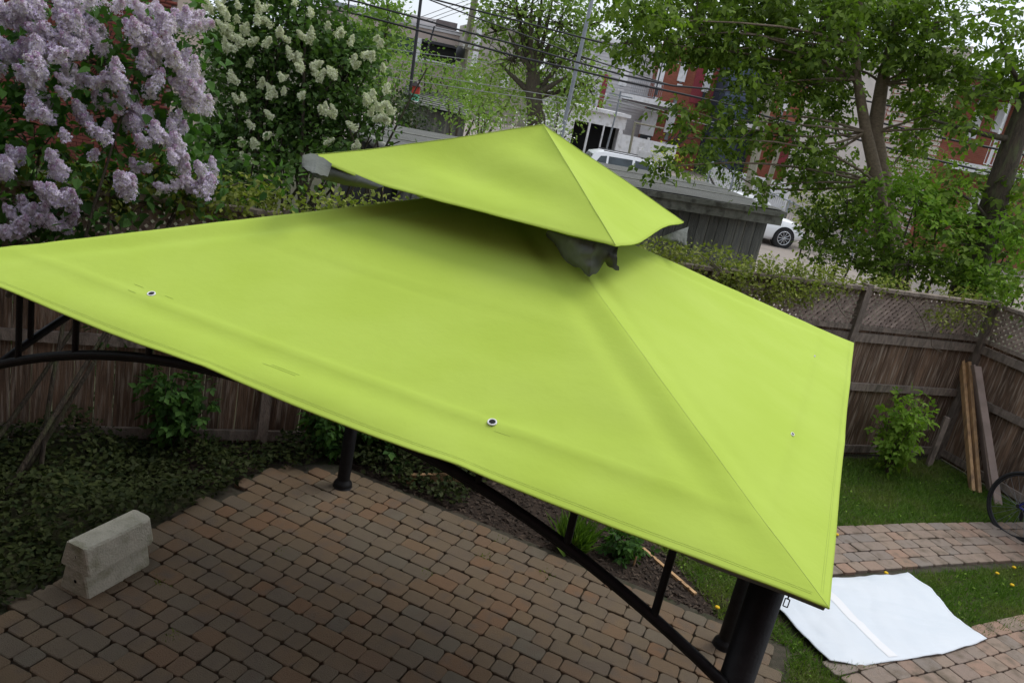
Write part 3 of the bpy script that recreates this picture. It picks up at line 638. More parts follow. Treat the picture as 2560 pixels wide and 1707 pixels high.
# ================================================================== SMALL THINGS IN THE YARD
# two concrete blocks stacked
def cblock(c, z0, w0, w1, h, l, label, ox=0):
    b = MB(); cc = np.array(c, float)
    def ring(z, w, ins): return [cc+EX*x+EY*y+np.array([0, 0, z]) for x, y in ((-w/2+ins, -l/2), (w/2-ins, -l/2), (w/2, -l/2+ins), (w/2, l/2-ins*2.5), (w/2-ins*2.5, l/2), (-w/2+ins, l/2), (-w/2, l/2-ins), (-w/2, -l/2+ins))]
    rs = [ring(z0, w0, .012), ring(z0+h*.1, w0-.004, .008), ring(z0+h-.012, w1, .010), ring(z0+h, w1-.02, .014)]
    V = sum(rs, []); V = [v+np.array([noise.noise(Vector(v*9)), noise.noise(Vector(v*9+5)), noise.noise(Vector(v*9+9))])*.006 for v in V]
    b.add(V, [(i*8+k, i*8+(k+1) % 8, (i+1)*8+(k+1) % 8, (i+1)*8+k) for i in range(3) for k in range(8)]+[tuple(range(24, 32)), tuple(range(8))[::-1]])
    t = b.build('concrete_block', 'concrete', label=label, cat='block', group='stacked concrete blocks')
    hc = cc-EY*(l/2+.001)+np.array([0, 0, z0+h*.55])+EX*.01; bb = MB(); n = 12
    bb.add([hc+EX*.012*cos(2*pi*k/n)+np.array([0, 0, .012*sin(2*pi*k/n)]) for k in range(n)], [tuple(range(n))]); bb.build('socket_hole', 'hole', t)
A0 = np.array([-2.175, 4.128, 0]); cen = A0-EX*.105+EY*.245
cblock(cen, .035, .230, .165, .163, .49, 'lower grey concrete block resting on the patio pavers')
cblock(cen+EX*.006, .206, .236, .165, .165, .50, 'upper grey concrete block stacked on the other at the patio edge')
# garden edging planks in the bed
def edge(p, q, h, th, label):
    p, q = np.array(p), np.array(q); m_ = (p+q)/2; d = q-p; L_ = np.linalg.norm(d); d /= L_; ax = np.array([d, np.cross([0, 0, 1.0], d), [0, 0, 1.0]])
    boxobj('edging_plank', 'plank', None, m_+[0, 0, h/2], (L_, th, h), ax, label=label, cat='plank')
e0 = gz(1015, 1208); edge(e0, e0+np.array([.62, .30, 0]), .09, .04, 'short reddish plank lying at the back of the mulch bed')
edge(gz(1605, 1375), gz(1737, 1490), .03, .03, 'spruce edging plank between the mulch bed and the lawn')
b = MB(); c = gz(1583, 1415); b.tube([c, c+np.array([.004, .002, .09])], .008, 6); b.build('plant_label_stake', 'plank', label='tiny pale plant stake stuck in the mulch', cat='stake')
# tarpaulin
def poly(P, x):
    P = [np.array(p) for p in P]; d = [0]
    for a, b_ in zip(P[:-1], P[1:]): d.append(d[-1]+np.linalg.norm(b_-a))
    k = x*d[-1]
    for i in range(len(P)-1):
        if k <= d[i+1]+1e-9: f_ = (k-d[i])/(d[i+1]-d[i]); return P[i]*(1-f_)+P[i+1]*f_
    return P[-1]
far_ = [(2.28, 5.93), (3.07, 6.25), (3.66, 6.53), (3.86, 6.64)]; near = [(2.66, 5.07), (2.91, 5.11), (3.09, 5.19), (3.65, 5.46), (4.05, 5.72), (4.16, 5.80)]
lef = [(2.28, 5.93), (2.42, 5.62), (2.52, 5.33), (2.66, 5.07)]; rig = [(3.86, 6.64), (3.98, 6.42), (4.02, 6.07), (4.10, 5.88), (4.16, 5.80)]
nx, ny = 90, 60; V = []
for j in range(ny+1):
    y = j/ny
    for i in range(nx+1):
        x = i/nx; a, b_ = poly(far_, x), poly(near, x); c, d = poly(lef, y), poly(rig, y)
        c00, c10, c01, c11 = [np.array(q) for q in (far_[0], far_[-1], near[0], near[-1])]
        p = a*(1-y)+b_*y + c*(1-x)+d*x - (c00*(1-x)*(1-y)+c10*x*(1-y)+c01*(1-x)*y+c11*x*y)
        z = .064+.018*noise.noise(Vector((p[0]*2.2, p[1]*2.2, 0)))+.006*noise.noise(Vector((p[0]*9, p[1]*5, 2)))+.004*noise.noise(Vector((p[0]*3, p[1]*22, 5)))
        ed = min(x, 1-x, y, 1-y); z += -.010*math.exp(-(ed/.05)**2)+.016*math.exp(-(ed/.06)**2)*noise.noise(Vector((p[0]*5, p[1]*5, 8))); z += .010*abs(noise.noise(Vector((p[0]*1.7+p[1], p[1]*1.5-p[0], 4))))**.5-.004*abs(noise.noise(Vector((p[0]*5, p[1]*4+p[0]*3, 7))))
        cr_ = (x-.30-.02*y); z += .003*math.exp(-(cr_/.03)**2)
        V.append((p[0], p[1], z))
V = np.array(V); W1 = nx+1; Fq = [(j*W1+i, (j+1)*W1+i, (j+1)*W1+i+1, j*W1+i+1) for j in range(ny) for i in range(nx)]; n0 = len(V)
rim = [(i, i+1, n0+i+1, n0+i) for i in range(nx)]+[(ny*W1+i+1, ny*W1+i, n0+ny*W1+i, n0+ny*W1+i+1) for i in range(nx)]+[(j*W1, n0+j*W1, n0+(j+1)*W1, (j+1)*W1) for j in range(ny)]+[((j+1)*W1+nx, n0+(j+1)*W1+nx, n0+j*W1+nx, j*W1+nx) for j in range(ny)]
tarp = npmesh('tarpaulin', np.vstack([V, V-[0, 0, .005]]), np.array(Fq+[(n0+a, n0+d, n0+c, n0+b_) for a, b_, c, d in Fq]+rim), 'tarp', smooth=True, label='white tarpaulin spread out on the lawn and brick path', cat='tarpaulin')
b = MB(); SV = []
for y in np.linspace(.02, .98, 30):
    k = int(y*ny)*W1; i0 = int((.31+.02*y)*nx); a = V[k+i0]; c = V[k+i0+5]; SV += [a+[0, 0, .0025], c+[0, 0, .0025]]
b.add(SV, [(2*i, 2*i+1, 2*i+3, 2*i+2) for i in range(29)]); b.build('hem_strip', 'tarp_strip', tarp)
# bicycle leaning by the side fence
def bicycle():
    hub = at(2527, 1258, gz(2500, 1338)[1]+.0); c0 = gz(2516, 1337, .01)
    bd = RD*.97+GD*.05; bd /= np.linalg.norm(bd); lean = GD*.10; up = np.array([0, 0, 1.0])+lean; up /= np.linalg.norm(up); R_ = .345
    t = thing('bicycle', 'dark blue bicycle with black wheels parked beside the side fence', 'bicycle', tuple(c0))
    def W(x, z, o=0): return c0+bd*x+up*z+np.cross(bd, up)*o
    def wheel(x):
        b = MB(); n = 48; b.tube([W(x+R_*cos(a), R_+R_*sin(a)) for a in np.linspace(0, 2*pi, n+1)], .018, 8, cap=False); w = b.build('tyre', 'tyre', t)
        b = MB(); b.tube([W(x+(R_-.025)*cos(a), R_+(R_-.025)*sin(a)) for a in np.linspace(0, 2*pi, n+1)], .009, 6, cap=False); b.build('rim', 'darkmetal', w)
        b = MB()
        for k in range(24):
            a = 2*pi*k/24; o = .03*(1 if k % 2 else -1); b.tube([W(x+.02*cos(a+.8), R_+.02*sin(a+.8), o), W(x+(R_-.03)*cos(a), R_+(R_-.03)*sin(a))], .0020, 3)
        b.build('spokes', 'metal', w); b = MB(); b.tube([W(x, R_, -.06), W(x, R_, .06)], .02, 10); b.build('hub', 'darkmetal', w)
    wheel(0); wheel(1.05)
    fr = MB(); BB = (.42, .29); ST = (.30, .74); HT = (.87, .78); HB_ = (.90, .66)
    for p, q, r in ((BB, ST, .016), (ST, HT, .016), (BB, HB_, .019), (HT, HB_, .018)): fr.tube([W(*p), W(*q)], r, 10)
    for o in (-.05, .05): fr.tube([W(0, R_, o), W(BB[0], BB[1], o*.4)], .009, 8); fr.tube([W(0, R_, o), W(ST[0], ST[1], o*.3)], .008, 8)
    fr.build('frame', 'blue', t)
    fk = MB()
    for o in (-.05, .05): fk.tube([W(HB_[0], HB_[1], o*.5), W(1.05, R_, o)], .011, 8)
    fk.build('fork', 'darkmetal', t)
    b = MB(); b.tube([W(.28, .84), W(.30, .74)], .013, 8); b.tube([W(.18, .87), W(.28, .88), W(.42, .86)], [.055, .05, .02], 8); b.build('saddle', 'tyre', t)
    b = MB(); b.tube([W(.86, .84, -.28), W(.88, .86, 0), W(.86, .84, .28)], .012, 8); b.tube([W(.87, .78), W(.88, .86)], .014, 8); b.build('handlebar', 'darkmetal', t)
    b = MB(); b.tube([W(BB[0], BB[1], -.06), W(BB[0], BB[1], -.075)], .09, 20); b.build('chainring', 'darkmetal', t)
    b = MB(); b.tube([W(BB[0], BB[1], -.09), W(BB[0]+.14, BB[1]-.08, -.09)], .012, 8); b.box(W(BB[0]+.14, BB[1]-.08, -.14), (.09, .07, .02)); b.build('crank', 'darkmetal', t)
    b = MB(); b.tube([W(0, R_, -.055), W(0, R_, -.085)], [.05, .03], 16); b.build('cassette', 'darkmetal', t)
    b = MB(); b.box(W(-.0, R_-.09, -.08), (.03, .02, .09)); b.tube([W(0, R_-.05, -.08), W(.02, R_-.16, -.08)], .014, 8); b.build('derailleur', 'darkmetal', t)
    b = MB(); b.tube([W(.0, R_-.048, -.07), W(BB[0], BB[1]-.088, -.07)], .005, 5); b.tube([W(.0, R_+.048, -.07), W(BB[0], BB[1]+.088, -.07)], .005, 5); b.build('chain', 'darkmetal', t)
bicycle()
# ====== BACKGROUND
def Q(px, py, Y): return at(px, py, Y)
# ------------------------------------------------------------------ shed behind the fence
ZS = 2.28
c_ = [gz(975, 368, ZS), gz(1966, 529, ZS), gz(1765, 454, ZS), gz(831, 287, ZS)]
shed = thing('shed', 'long low grey shed with board walls and flat rolled roofing behind the fence', 'shed', ((c_[0]+c_[1]+c_[2]+c_[3])/4*[1, 1, 0]))
b = MB(); N1, N2 = 24, 12; V = []
for j in range(N2+1):
    for i in range(N1+1):
        x, y = i/N1, j/N2; p = (c_[0]*(1-x)+c_[1]*x)*(1-y)+(c_[3]*(1-x)+c_[2]*x)*y
        p = p+np.array([0, 0, .02*noise.noise(Vector((p[0]*.8, p[1]*.8, 0)))]); V.append(p)
W1 = N1+1; b.add(V, [(j*W1+i, j*W1+i+1, (j+1)*W1+i+1, (j+1)*W1+i) for j in range(N2) for i in range(N1)], 0, True); roof = b.build('roof', 'roofing', shed)
for y in (.33, .66):
    b = MB(); b.tube([(c_[0]*(1-x)+c_[1]*x)*(1-y)+(c_[3]*(1-x)+c_[2]*x)*y+np.array([0, 0, .012]) for x in np.linspace(0, 1, 12)], .008, 4); b.build('roof_seam', 'shed_trim', roof)
def strip(p, q, z0, z1, th, matn, name, out, parent=shed):
    b = MB(); p = np.array(p); q = np.array(q); zz = lambda v, z: np.array([v[0], v[1], z]); o = np.array([out[0], out[1], 0])*th
    b.prism([zz(p, z0), zz(q, z0), zz(q, z0)+o, zz(p, z0)+o], [zz(p, z1), zz(q, z1), zz(q, z1)+o, zz(p, z1)+o]); return b.build(name, matn, parent)
def unit(v): return v/np.linalg.norm(v)
sf = unit((c_[1]-c_[0])*[1, 1, 0]); on = np.array([sf[1], -sf[0], 0])
sr = unit((c_[2]-c_[1])*[1, 1, 0]); orr = np.array([sr[1], -sr[0], 0])
strip(c_[0], c_[1], ZS-.10, ZS-.015, .03, 'shed_trim', 'fascia', on); strip(c_[0]-on*.06, c_[1]-on*.06, ZS-.26, ZS-.10, .03, 'shed_trim', 'fascia', on)
strip(c_[1], c_[2], ZS-.12, ZS-.015, .03, 'shed_trim', 'fascia', orr)
f0, f1 = c_[0]-on*.25+sf*.2, c_[1]-on*.25-sf*.12; r1 = c_[2]-on*.0+sf*(-.12); L_ = np.linalg.norm((f1-f0)[:2]); k = 0; s = L_
while s > .1:
    w = random.uniform(.17, .23); p = f0+sf*(s-w/2); p[2] = 0
    boxobj('board', 'shed', shed, p+np.array([0, 0, 1.02]), (w-.012, .022, 2.04), np.array([sf, -on, [0, 0, 1]])); s -= w
s = .1; L2 = np.linalg.norm((r1-f1)[:2])
while s < L2:
    p = f1+sr*(s); p[2] = 0; boxobj('board', 'shed', shed, p+np.array([0, 0, 1.02]), (.19, .022, 2.04), np.array([sr, -orr, [0, 0, 1]])); s += .2
b = MB(); b.prism([np.array([*(q[:2]), 0.0]) for q in (f0-on*.05, f1-on*.05-sf*.03, r1-sf*.06, c_[3]+sf*.3-on*.0)], [np.array([*(q[:2]), ZS-.03]) for q in (f0-on*.05, f1-on*.05-sf*.03, r1-sf*.06, c_[3]+sf*.3)]); b.build('inner_wall', 'dark', shed)
b = MB(); e0, e1 = c_[3]+np.array([0, 0, .0]), c_[0]; b.tube([e0+(e1-e0)*t-np.array([0, 0, .05]) for t in np.linspace(0, 1, 6)], .07, 6); b.build('gable_trim', 'shed_trim', shed)

# ------------------------------------------------------------------ poles and cables
def pole(pts, r0, r1, matn, name, label, cat, group=None, n=12):
    P = [Q(*p) for p in pts]; d = P[-1]-P[0]; g0 = P[-1]; 
    dn = unit(P[-1]-P[-2]); k = (g0[2])/max(.2, -dn[2]) if dn[2] < 0 else 0; base = g0+dn*k
    P = P+[base]; rr = np.linspace(r1, r0, len(P)); b = MB(); b.tube(P, list(rr), n)
    t = thing(name, label, cat, base, group); b.build('shaft', matn, t); return t, P
def top(px, py, Y, dz): p = Q(px, py, Y); return p
t, P = pole([(1063, -80, 26), (1052, 0, 26), (1028, 205, 26)], .052, .045, 'darkmetal', 'lamp_post', 'thin black steel pole standing in the shrubs left of the tan building', 'pole')
t, P = pole([(1200, -80, 40), (1187, 0, 40), (1150, 205, 40)], .17, .14, 'polewood', 'utility_pole', 'grey wooden utility pole in front of the tan building', 'utility pole', 'wooden utility poles')
b = MB(); c = Q(1150, 137, 39.8); b.lathe(c, [(0, .35), (.18, .34), (.2, .2), (.2, -.25), (.0, -.3)], 12); b.build('transformer', 'darkmetal', t)
b = MB(); c = Q(1170, 122, 39.8); b.box(c, (1.2, .1, .1)); b.build('crossarm', 'polewood', t)
for px in (1160, 1172, 1182):
    c = Q(px, 118, 39.8); b = MB(); b.lathe(c, [(.0, .12), (.05, .1), (.03, .06), (.05, .02), (.03, -.05)], 8); b.build('insulator', 'white', t)
t, P = pole([(1496, -80, 25), (1480, 0, 25), (1440, 175, 25), (1403, 345, 25)], .062, .052, 'metal', 'steel_pole', 'tall slim galvanised steel pole rising behind the canopy peak', 'pole')
t, P = pole([(1975, -10, 30), (1942, 165, 30), (1868, 480, 30)], .165, .14, 'polewood', 'utility_pole', 'thick pale wooden utility pole behind the right end of the shed', 'utility pole', 'wooden utility poles')
t, P = pole([(1968, 300, 28), (1935, 410, 28), (1902, 520, 28)], .10, .085, 'polewood', 'wooden_post', 'slimmer wooden pole leaning just right of the thick utility pole', 'pole')
t, P = pole([(1552, 229, 44), (1540, 285, 44), (1518, 367, 44)], .05, .045, 'metal', 'clothesline_pole', 'thin galvanised clothesline pole in front of the white carport', 'pole')
b = MB(); b.box(Q(1552, 240, 44), (1.2, .06, .06)); b.build('crossbar', 'metal', t)
t, P = pole([(1588, 306, 42), (1573, 380, 42)], .065, .06, 'polewood', 'wooden_post', 'short square wooden post with a crossbar in front of the white wall', 'post')
b = MB(); b.tube([Q(1585, 307, 42), Q(1660, 322, 42)], .05, 6); b.build('crossbar', 'polewood', t)
t, P = pole([(1086, 66, 60), (1068, 130, 60)], .07, .06, 'darkmetal', 'vent_pipe', 'thin dark mast in front of the tan building', 'pole')
def cable(pts, Y0, Y1, r, matn, label, sub=5):
    xs = [p[0] for p in pts]; P = []
    for (a, b_) in zip(pts[:-1], pts[1:]):
        for k in range(sub): f_ = k/sub; x, y = a[0]+(b_[0]-a[0])*f_, a[1]+(b_[1]-a[1])*f_; P.append(Q(x, y, Y0+(Y1-Y0)*(x-xs[0])/(xs[-1]-xs[0])))
    P.append(Q(*pts[-1], Y1)); b = MB(); b.tube(P, r, 5); b.build('overhead_cable', matn, label=label, cat='cable', group='overhead cables')
cable([(1030, -22), (1087, 0), (1175, 23), (1300, 54), (1455, 95), (1639, 141), (1700, 157), (1930, 207), (2150, 250), (2400, 300)], 24, 22, .024, 'wire', 'uppermost thick black cable crossing from the grey pole to the right tree')
cable([(1020, -25), (1073, 0), (1179, 41), (1300, 84), (1443, 138), (1616, 195), (1682, 215)], 25, 27, .020, 'wire', 'black cable crossing the multi-stemmed tree to the red brick house')
cable([(780, -20), (900, 7), (1000, 34), (1047, 47), (1153, 77), (1300, 115), (1443, 156), (1552, 187), (1682, 215), (1900, 234), (2100, 262)], 23, 24, .026, 'wire', 'thick black cable passing in front of the tan building')
cable([(760, 10), (900, 38), (1000, 64), (1082, 87), (1179, 111), (1300, 144), (1426, 172), (1541, 200), (1702, 235), (1845, 267), (1914, 291), (2100, 337), (2300, 392), (2560, 450)], 23, 21, .028, 'wire', 'longest thick black cable running right across to the leaning tree')
cable([(969, 122), (1152, 147), (1230, 158)], 30, 30, .012, 'wire_pale', 'thin pale wire over the dark windows of the tan building')
cable([(960, 150), (1060, 158), (1180, 175)], 30, 30, .010, 'wire_pale', 'thin pale wire just below the dark windows')
cable([(900, 158), (978, 172), (1148, 202), (1400, 243), (1430, 250)], 26, 26, .011, 'wire_pale', 'upper of two thin pale wires over the green shrubs')
cable([(890, 178), (950, 190), (1042, 204), (1200, 228), (1400, 257)], 25, 25, .012, 'wire_pale', 'lower of two thin pale wires over the green shrubs')
cable([(1053, 43), (1115, 20), (1185, -4)], 34, 40, .012, 'wire', 'highest of three thin wires rising to the grey wooden pole')
cable([(1064, 51), (1120, 30), (1180, 8)], 34, 40, .012, 'wire', 'middle of three thin wires rising to the grey wooden pole')
cable([(1080, 54), (1125, 38), (1178, 20)], 34, 40, .012, 'wire', 'lowest of three thin wires rising to the grey wooden pole')
cable([(1040, 60), (1150, 84), (1300, 96), (1500, 118)], 38, 40, .014, 'wire', 'thin wire level with the tan building roof')
cable([(2250, 184), (2278, 191), (2465, 222), (2600, 243)], 20, 20, .022, 'wire', 'black cable crossing the cream siding at the right')
cable([(2150, 296), (2197, 306), (2350, 344), (2542, 383), (2600, 398)], 19, 19, .026, 'wire', 'black cable crossing in front of the right balcony railing')
cable([(1480, 232), (1600, 262), (1700, 288), (1900, 330), (2060, 375)], 36, 34, .016, 'wire_pale', 'pale wire over the ground floor of the red brick house')
cable([(1500, 246), (1620, 276), (1720, 300), (1830, 330)], 36, 36, .014, 'wire_pale', 'lower pale wire over the ground floor of the red brick house')
cable([(1700, 20), (1760, 24), (1900, 40), (2100, 70)], 22, 22, .014, 'wire', 'thin wire lost in the top of the box elder crown')

# ------------------------------------------------------------------ buildings
class Fac:
    """a facade: vertical plane through P with heading yaw; elements are placed on it by where the photo shows them"""
    def __init__(s, t, px, py, Y, yaw): s.t = t; s.P = Q(px, py, Y); s.u = np.array([cos(yaw), sin(yaw), 0]); s.n = np.array([-s.u[1], s.u[0], 0]); s.Y = Y; s.ax = np.array([s.u, s.n, [0, 0, 1.0]])
    def pt(s, px, py): return onplane(px, py, s.P, s.n)
    def uz(s, px, py): p = s.pt(px, py); return (p-s.P)@s.u, p[2]
    def W(s, u, z, o=0): return s.P*[1, 1, 0]+s.u*u+s.n*o+np.array([0, 0, z])
    def box(s, name, matn, u0, u1, z0, z1, o0, o1, parent=None):
        return boxobj(name, matn, parent or s.t, s.W((u0+u1)/2, (z0+z1)/2, (o0+o1)/2), (u1-u0, o1-o0, z1-z0), s.ax)
    def win(s, cx, cy, wp, hp, panes=2, frame='white', glass='glass', name='window', sill=True, fr=.08):
        u, z = s.uz(cx, cy); k = s.Y/F; w, h = wp*k/max(.5, abs(s.u[0])), hp*k; f_ = s.box(name, frame, u-w/2, u+w/2, z-h/2, z+h/2, -.10, .02)
        nw = panes; 
        for i in range(nw):
            zz0 = z-h/2+fr+i*(h-fr)/nw; zz1 = zz0+(h-fr)/nw-fr*.7; s.box('pane', (('glass', 'curtain')[i % 2] if glass == 'mix' else glass), u-w/2+fr, u+w/2-fr, zz0, zz1, -.125, -.09, f_)
        if sill: s.box('sill', 'white', u-w/2-.08, u+w/2+.08, z-h/2-.12, z-h/2-.002, -.2, .02, f_)
        return f_
    def siding(s, matn, u0, u1, z0, z1, o=-.03, step=.2):
        b = MB(); z = z0
        while z < z1-.02:
            zz = min(z+step, z1); b.add([s.W(u0, z, o-.045), s.W(u1, z, o-.045), s.W(u1, zz, o), s.W(u0, zz, o), s.W(u0, z, o+.03), s.W(u1, z, o+.03)], [(0, 1, 2, 3), (0, 4, 5, 1)]); z = zz
        x = b.build('siding', matn, s.t); x['kind'] = 'stuff'; return x
    def rail(s, u0, u1, z, h, o, matn, step=.13, name='balcony_railing'):
        b = MB(); b.tube([s.W(u0, z+h, o), s.W(u1, z+h, o)], .03, 6); b.tube([s.W(u0, z+.08, o), s.W(u1, z+.08, o)], .02, 6); u = u0
        while u <= u1: b.tube([s.W(u, z+.08, o), s.W(u, z+h, o)], .012, 4); u += step
        x = b.build(name, matn, s.t); x['kind'] = 'stuff'; return x
def brickbox(f, u0, u1, z0, z1, dep, matn='brick_far', name='wall'):
    b = MB(); b.box(((u0+u1)/2, dep/2, (z0+z1)/2), (u1-u0, dep, z1-z0)); yaw = math.atan2(f.u[1], f.u[0])
    me = b.mesh(name, matn); o = link(name, me, f.t, f.W(0, 0, 0), (0, 0, yaw)); return o
YW = radians(9)
# red brick house
hA = thing('brick_house', 'two-storey red brick row house with an arched upper window and white balcony', 'house', Q(1700, 300, 60)*[1, 1, 0], 'row houses across the lane')
f = Fac(hA, 1700, 250, 60, YW)
ua, ub = f.uz(1628, 250)[0], f.uz(1806, 250)[0]; zt = f.uz(1712, 128)[1]; zs = f.uz(1600, 247)[1]; zs2 = f.uz(1770, 268)[1]
brickbox(f, ua, ub, 0, zt, 10); f.box('cornice', 'redpaint', ua-.05, ub+.05, zt, zt+.35, -.25, .3); f.box('string_course', 'white', ua+.8, ub-1.5, zt-.9, zt-.82, -.03, .02)
f.win(1652, 186, 16, 60, 2, glass='mix'); w_ = f.win(1707, 180, 18, 44, 2, glass='curtain'); u, z = f.uz(1710, 154)
b = MB(); n = 10; pts = [f.W(u-.36+.72*k/n, z-.05+.24*sin(pi*k/n), -.12) for k in range(n+1)]; pts2 = [p+f.n*.15 for p in pts]
b.prism(pts, pts2); b.build('window_arch', 'white', w_)
f.win(1770, 195, 17, 66, 2, glass='glass', name='balcony_door', sill=False)
for cx in (1748, 1800):
    u, z = f.uz(cx, 212); f.box('red_panel', 'redpaint', u-.42, u+.36, z-1.25, z+1.2, -.06, .02)
f.win(1622, 306, 34, 60, 1, glass='glass', name='patio_door', sill=False); f.win(1676, 300, 20, 60, 2, glass='curtain')
u0, _ = f.uz(1553, 236); u1, _ = f.uz(1664, 259); f.box('balcony_floor', 'white', u0, u1, zs-.22, zs+.12, -2.2, -.02); f.box('balcony_soffit', 'darkbox', u0+.1, u1-.1, zs-.40, zs-.225, -2.1, -.05)
b = MB(); b.tube([f.W(f.uz(1617, 236)[0], zs, -2.1), f.W(f.uz(1617, 236)[0], zt-.8, -2.1)], .05, 6); b.build('balcony_post', 'darkmetal', hA)
f.rail(u0+.1, f.uz(1632, 240)[0], zs+.12, 1.0, -2.1, 'metal')
u0, _ = f.uz(1738, 262); u1, _ = f.uz(1806, 275); f.box('balcony_floor', 'darkmetal', u0, u1, zs2-.1, zs2+.08, -1.3, -.02); f.rail(u0, u1, zs2+.08, 1.0, -1.25, 'darkmetal')
for cx, cy in ((1775, 310), (1790, 370)): f.win(cx, cy, 18, 46, 2, glass='glass')
# stairs
def stair(f, p0, p1, w, steps, matn, name='outdoor_staircase', rails=True):
    a, b_ = np.array(p0, float), np.array(p1, float); st = MB()
    for o in (0, w): st.tube([a+f.n*o, b_+f.n*o], .07, 4)
    for k in range(steps):
        c = a+(b_-a)*(k+.5)/steps+f.n*w/2; st.box(c, (.3, w, .05), f.ax)
    if rails:
        for o in (0, w):
            st.tube([a+f.n*o+[0, 0, 1], b_+f.n*o+[0, 0, 1]], .035, 4)
            for k in range(0, steps+1, 2): c = a+(b_-a)*k/steps+f.n*o; st.tube([c, c+[0, 0, 1]], .02, 4)
    x = st.build(name, matn, f.t); x['kind'] = 'stuff'; return x
stair(f, f.W(f.uz(1622, 400)[0], .1, -3.2), f.W(f.uz(1700, 300)[0], 2.9, -3.2), 1.0, 12, 'darkmetal')
# pale house to the left
hB = thing('siding_house', 'pale grey sided row house partly hidden by the multi-stemmed tree', 'house', Q(1500, 300, 60)*[1, 1, 0], 'row houses across the lane')
f = Fac(hB, 1500, 250, 60.4, YW); u0, u1 = f.uz(1392, 220)[0], f.uz(1627, 250)[0]; zt2 = f.uz(1560, 115)[1]
brickbox(f, u0, u1, 0, zt2, 9, 'siding_grey'); f.siding('siding_grey', u0, u1-.0, .3, zt2-.1); f.box('cornice', 'white', u0-.1, u1, zt2, zt2+.3, -.3, .3)
f.win(1632, 190, 12, 62, 2, glass='curtain', sill=False); f.win(1500, 262, 22, 56, 2, glass='curtain'); f.win(1470, 190, 22, 46, 2); f.win(1560, 190, 20, 46, 2, glass='curtain')
u, _ = f.uz(1505, 250); f.box('brick_pier', 'redpaint', u-.25, u+.1, .3, 5.2, -.12, -.08)
# white carport
hC = thing('carport', 'white outbuilding with three dark door openings behind the canopy peak', 'garage', Q(1500, 340, 54)*[1, 1, 0])
f = Fac(hC, 1500, 300, 54, YW); u0, u1 = f.uz(1425, 300)[0], f.uz(1563, 300)[0]; zt3 = f.uz(1500, 281)[1]
b = MB(); cs = [f.uz(1452, 330)[0], f.uz(1487, 330)[0], f.uz(1528, 330)[0]]; hw = [.55, .50, .50]; z1 = zt3-.75
f.box('back_wall', 'dark', u0, u1, 0, zt3, 1.5, 1.6); f.box('fascia', 'white', u0-.1, u1+.1, z1, zt3, -.05, 0.0); f.box('roof', 'white', u0-.2, u1+.25, zt3, zt3+.2, -.35, 5)
ed = [u0]+sum([[c-h*.95, c+h*.95] for c, h in zip(cs, hw)], [])+[u1]
for i in range(0, len(ed)-1, 2): f.box('pier', 'white', ed[i], ed[i+1], 0, z1, -.05, .12)
f.box('side_wall', 'white', u1-.1, u1, 0, zt3, .12, 5); f.box('side_wall', 'white', u0, u0+.1, 0, zt3, .12, 5)
# white garden wall in front of the houses
def garden_fence(x0, y0, x1, y1, Y, h, label, matn='white'):
    P0, P1_ = Q(x0, y0, Y)*[1, 1, 0], Q(x1, y1, Y-1)*[1, 1, 0]; d = unit(P1_-P0); nn = np.array([-d[1], d[0], 0]); t = thing('garden_fence', label, 'fence', (P0+P1_)/2, 'white fences across the lane')
    n = max(2, int(np.linalg.norm(P1_-P0)/1.8)); L_ = np.linalg.norm(P1_-P0); ax = np.array([d, nn, [0, 0, 1.0]])
    for i in range(n):
        c = P0+d*L_*(i+.5)/n; boxobj('panel', matn, t, c+[0, 0, h/2], (L_/n-.1, .05, h), ax)
    for i in range(n+1):
        c = P0+d*L_*i/n; boxobj('post', matn, t, c+[0, 0, h/2+.06], (.12, .12, h+.12), ax)
    return t
def hfor(px, py, Y): return Q(px, py, Y)[2]
garden_fence(1553, 335, 1690, 368, 50, hfor(1600, 345, 50), 'white panel fence below the red brick house beside the carport')
garden_fence(1595, 385, 1660, 400, 40, hfor(1620, 380, 40), 'lower white fence panels behind the parked car')
garden_fence(1775, 417, 1975, 470, 38, hfor(1850, 430, 38), 'white panel fence behind the two wooden poles')
# blue sided house
hD = thing('siding_house', 'slate blue sided row house between two red brick ones', 'house', Q(1850, 300, 58)*[1, 1, 0], 'row houses across the lane')
f = Fac(hD, 1850, 250, 58.2, YW); u0, u1 = f.uz(1808, 250)[0], f.uz(1925, 275)[0]; um = f.uz(1870, 260)[0]; zt4 = f.uz(1850, 140)[1]
brickbox(f, u0, u1, 0, zt4, 10, 'navy'); f.siding('siding_blue', u0, um, .2, zt4-.1); f.box('balcony_floor', 'white', u0+.2, u1-.1, zs-.4, zs-.15, -1.6, -.02)
f.win(1898, 262, 16, 58, 2, glass='curtain'); f.win(1890, 360, 20, 50, 1); f.box('cornice', 'navy', u0, u1, zt4, zt4+.3, -.2, .2)
# second red brick house
hE = thing('brick_house', 'second red brick row house seen through the box elder leaves', 'house', Q(2020, 300, 57)*[1, 1, 0], 'row houses across the lane')
f = Fac(hE, 2020, 280, 57, YW); u0, u1 = f.uz(1926, 280)[0], f.uz(2140, 310)[0]; zt5 = f.uz(2010, 160)[1]
brickbox(f, u0, u1, 0, zt5, 10); f.win(1965, 243, 18, 62, 2, glass='curtain'); f.win(2052, 232, 28, 46, 2, glass='curtain'); f.win(2120, 262, 18, 50, 2)
f.box('cornice', 'redpaint', u0, u1, zt5, zt5+.35, -.2, .3); u, z = f.uz(1960, 312); f.box('balcony_floor', 'white', u-1.2, u+1.3, z-.12, z+.15, -1.6, -.02)
u, z = f.uz(2050, 310); f.box('red_panel', 'redpaint', u-.9, u+.9, z-.6, z+.7, -.08, -.01); u, z = f.uz(1955, 385); f.box('door', 'redpaint', u-.45, u+.45, z-1.0, z+1.1, -.08, -.01)
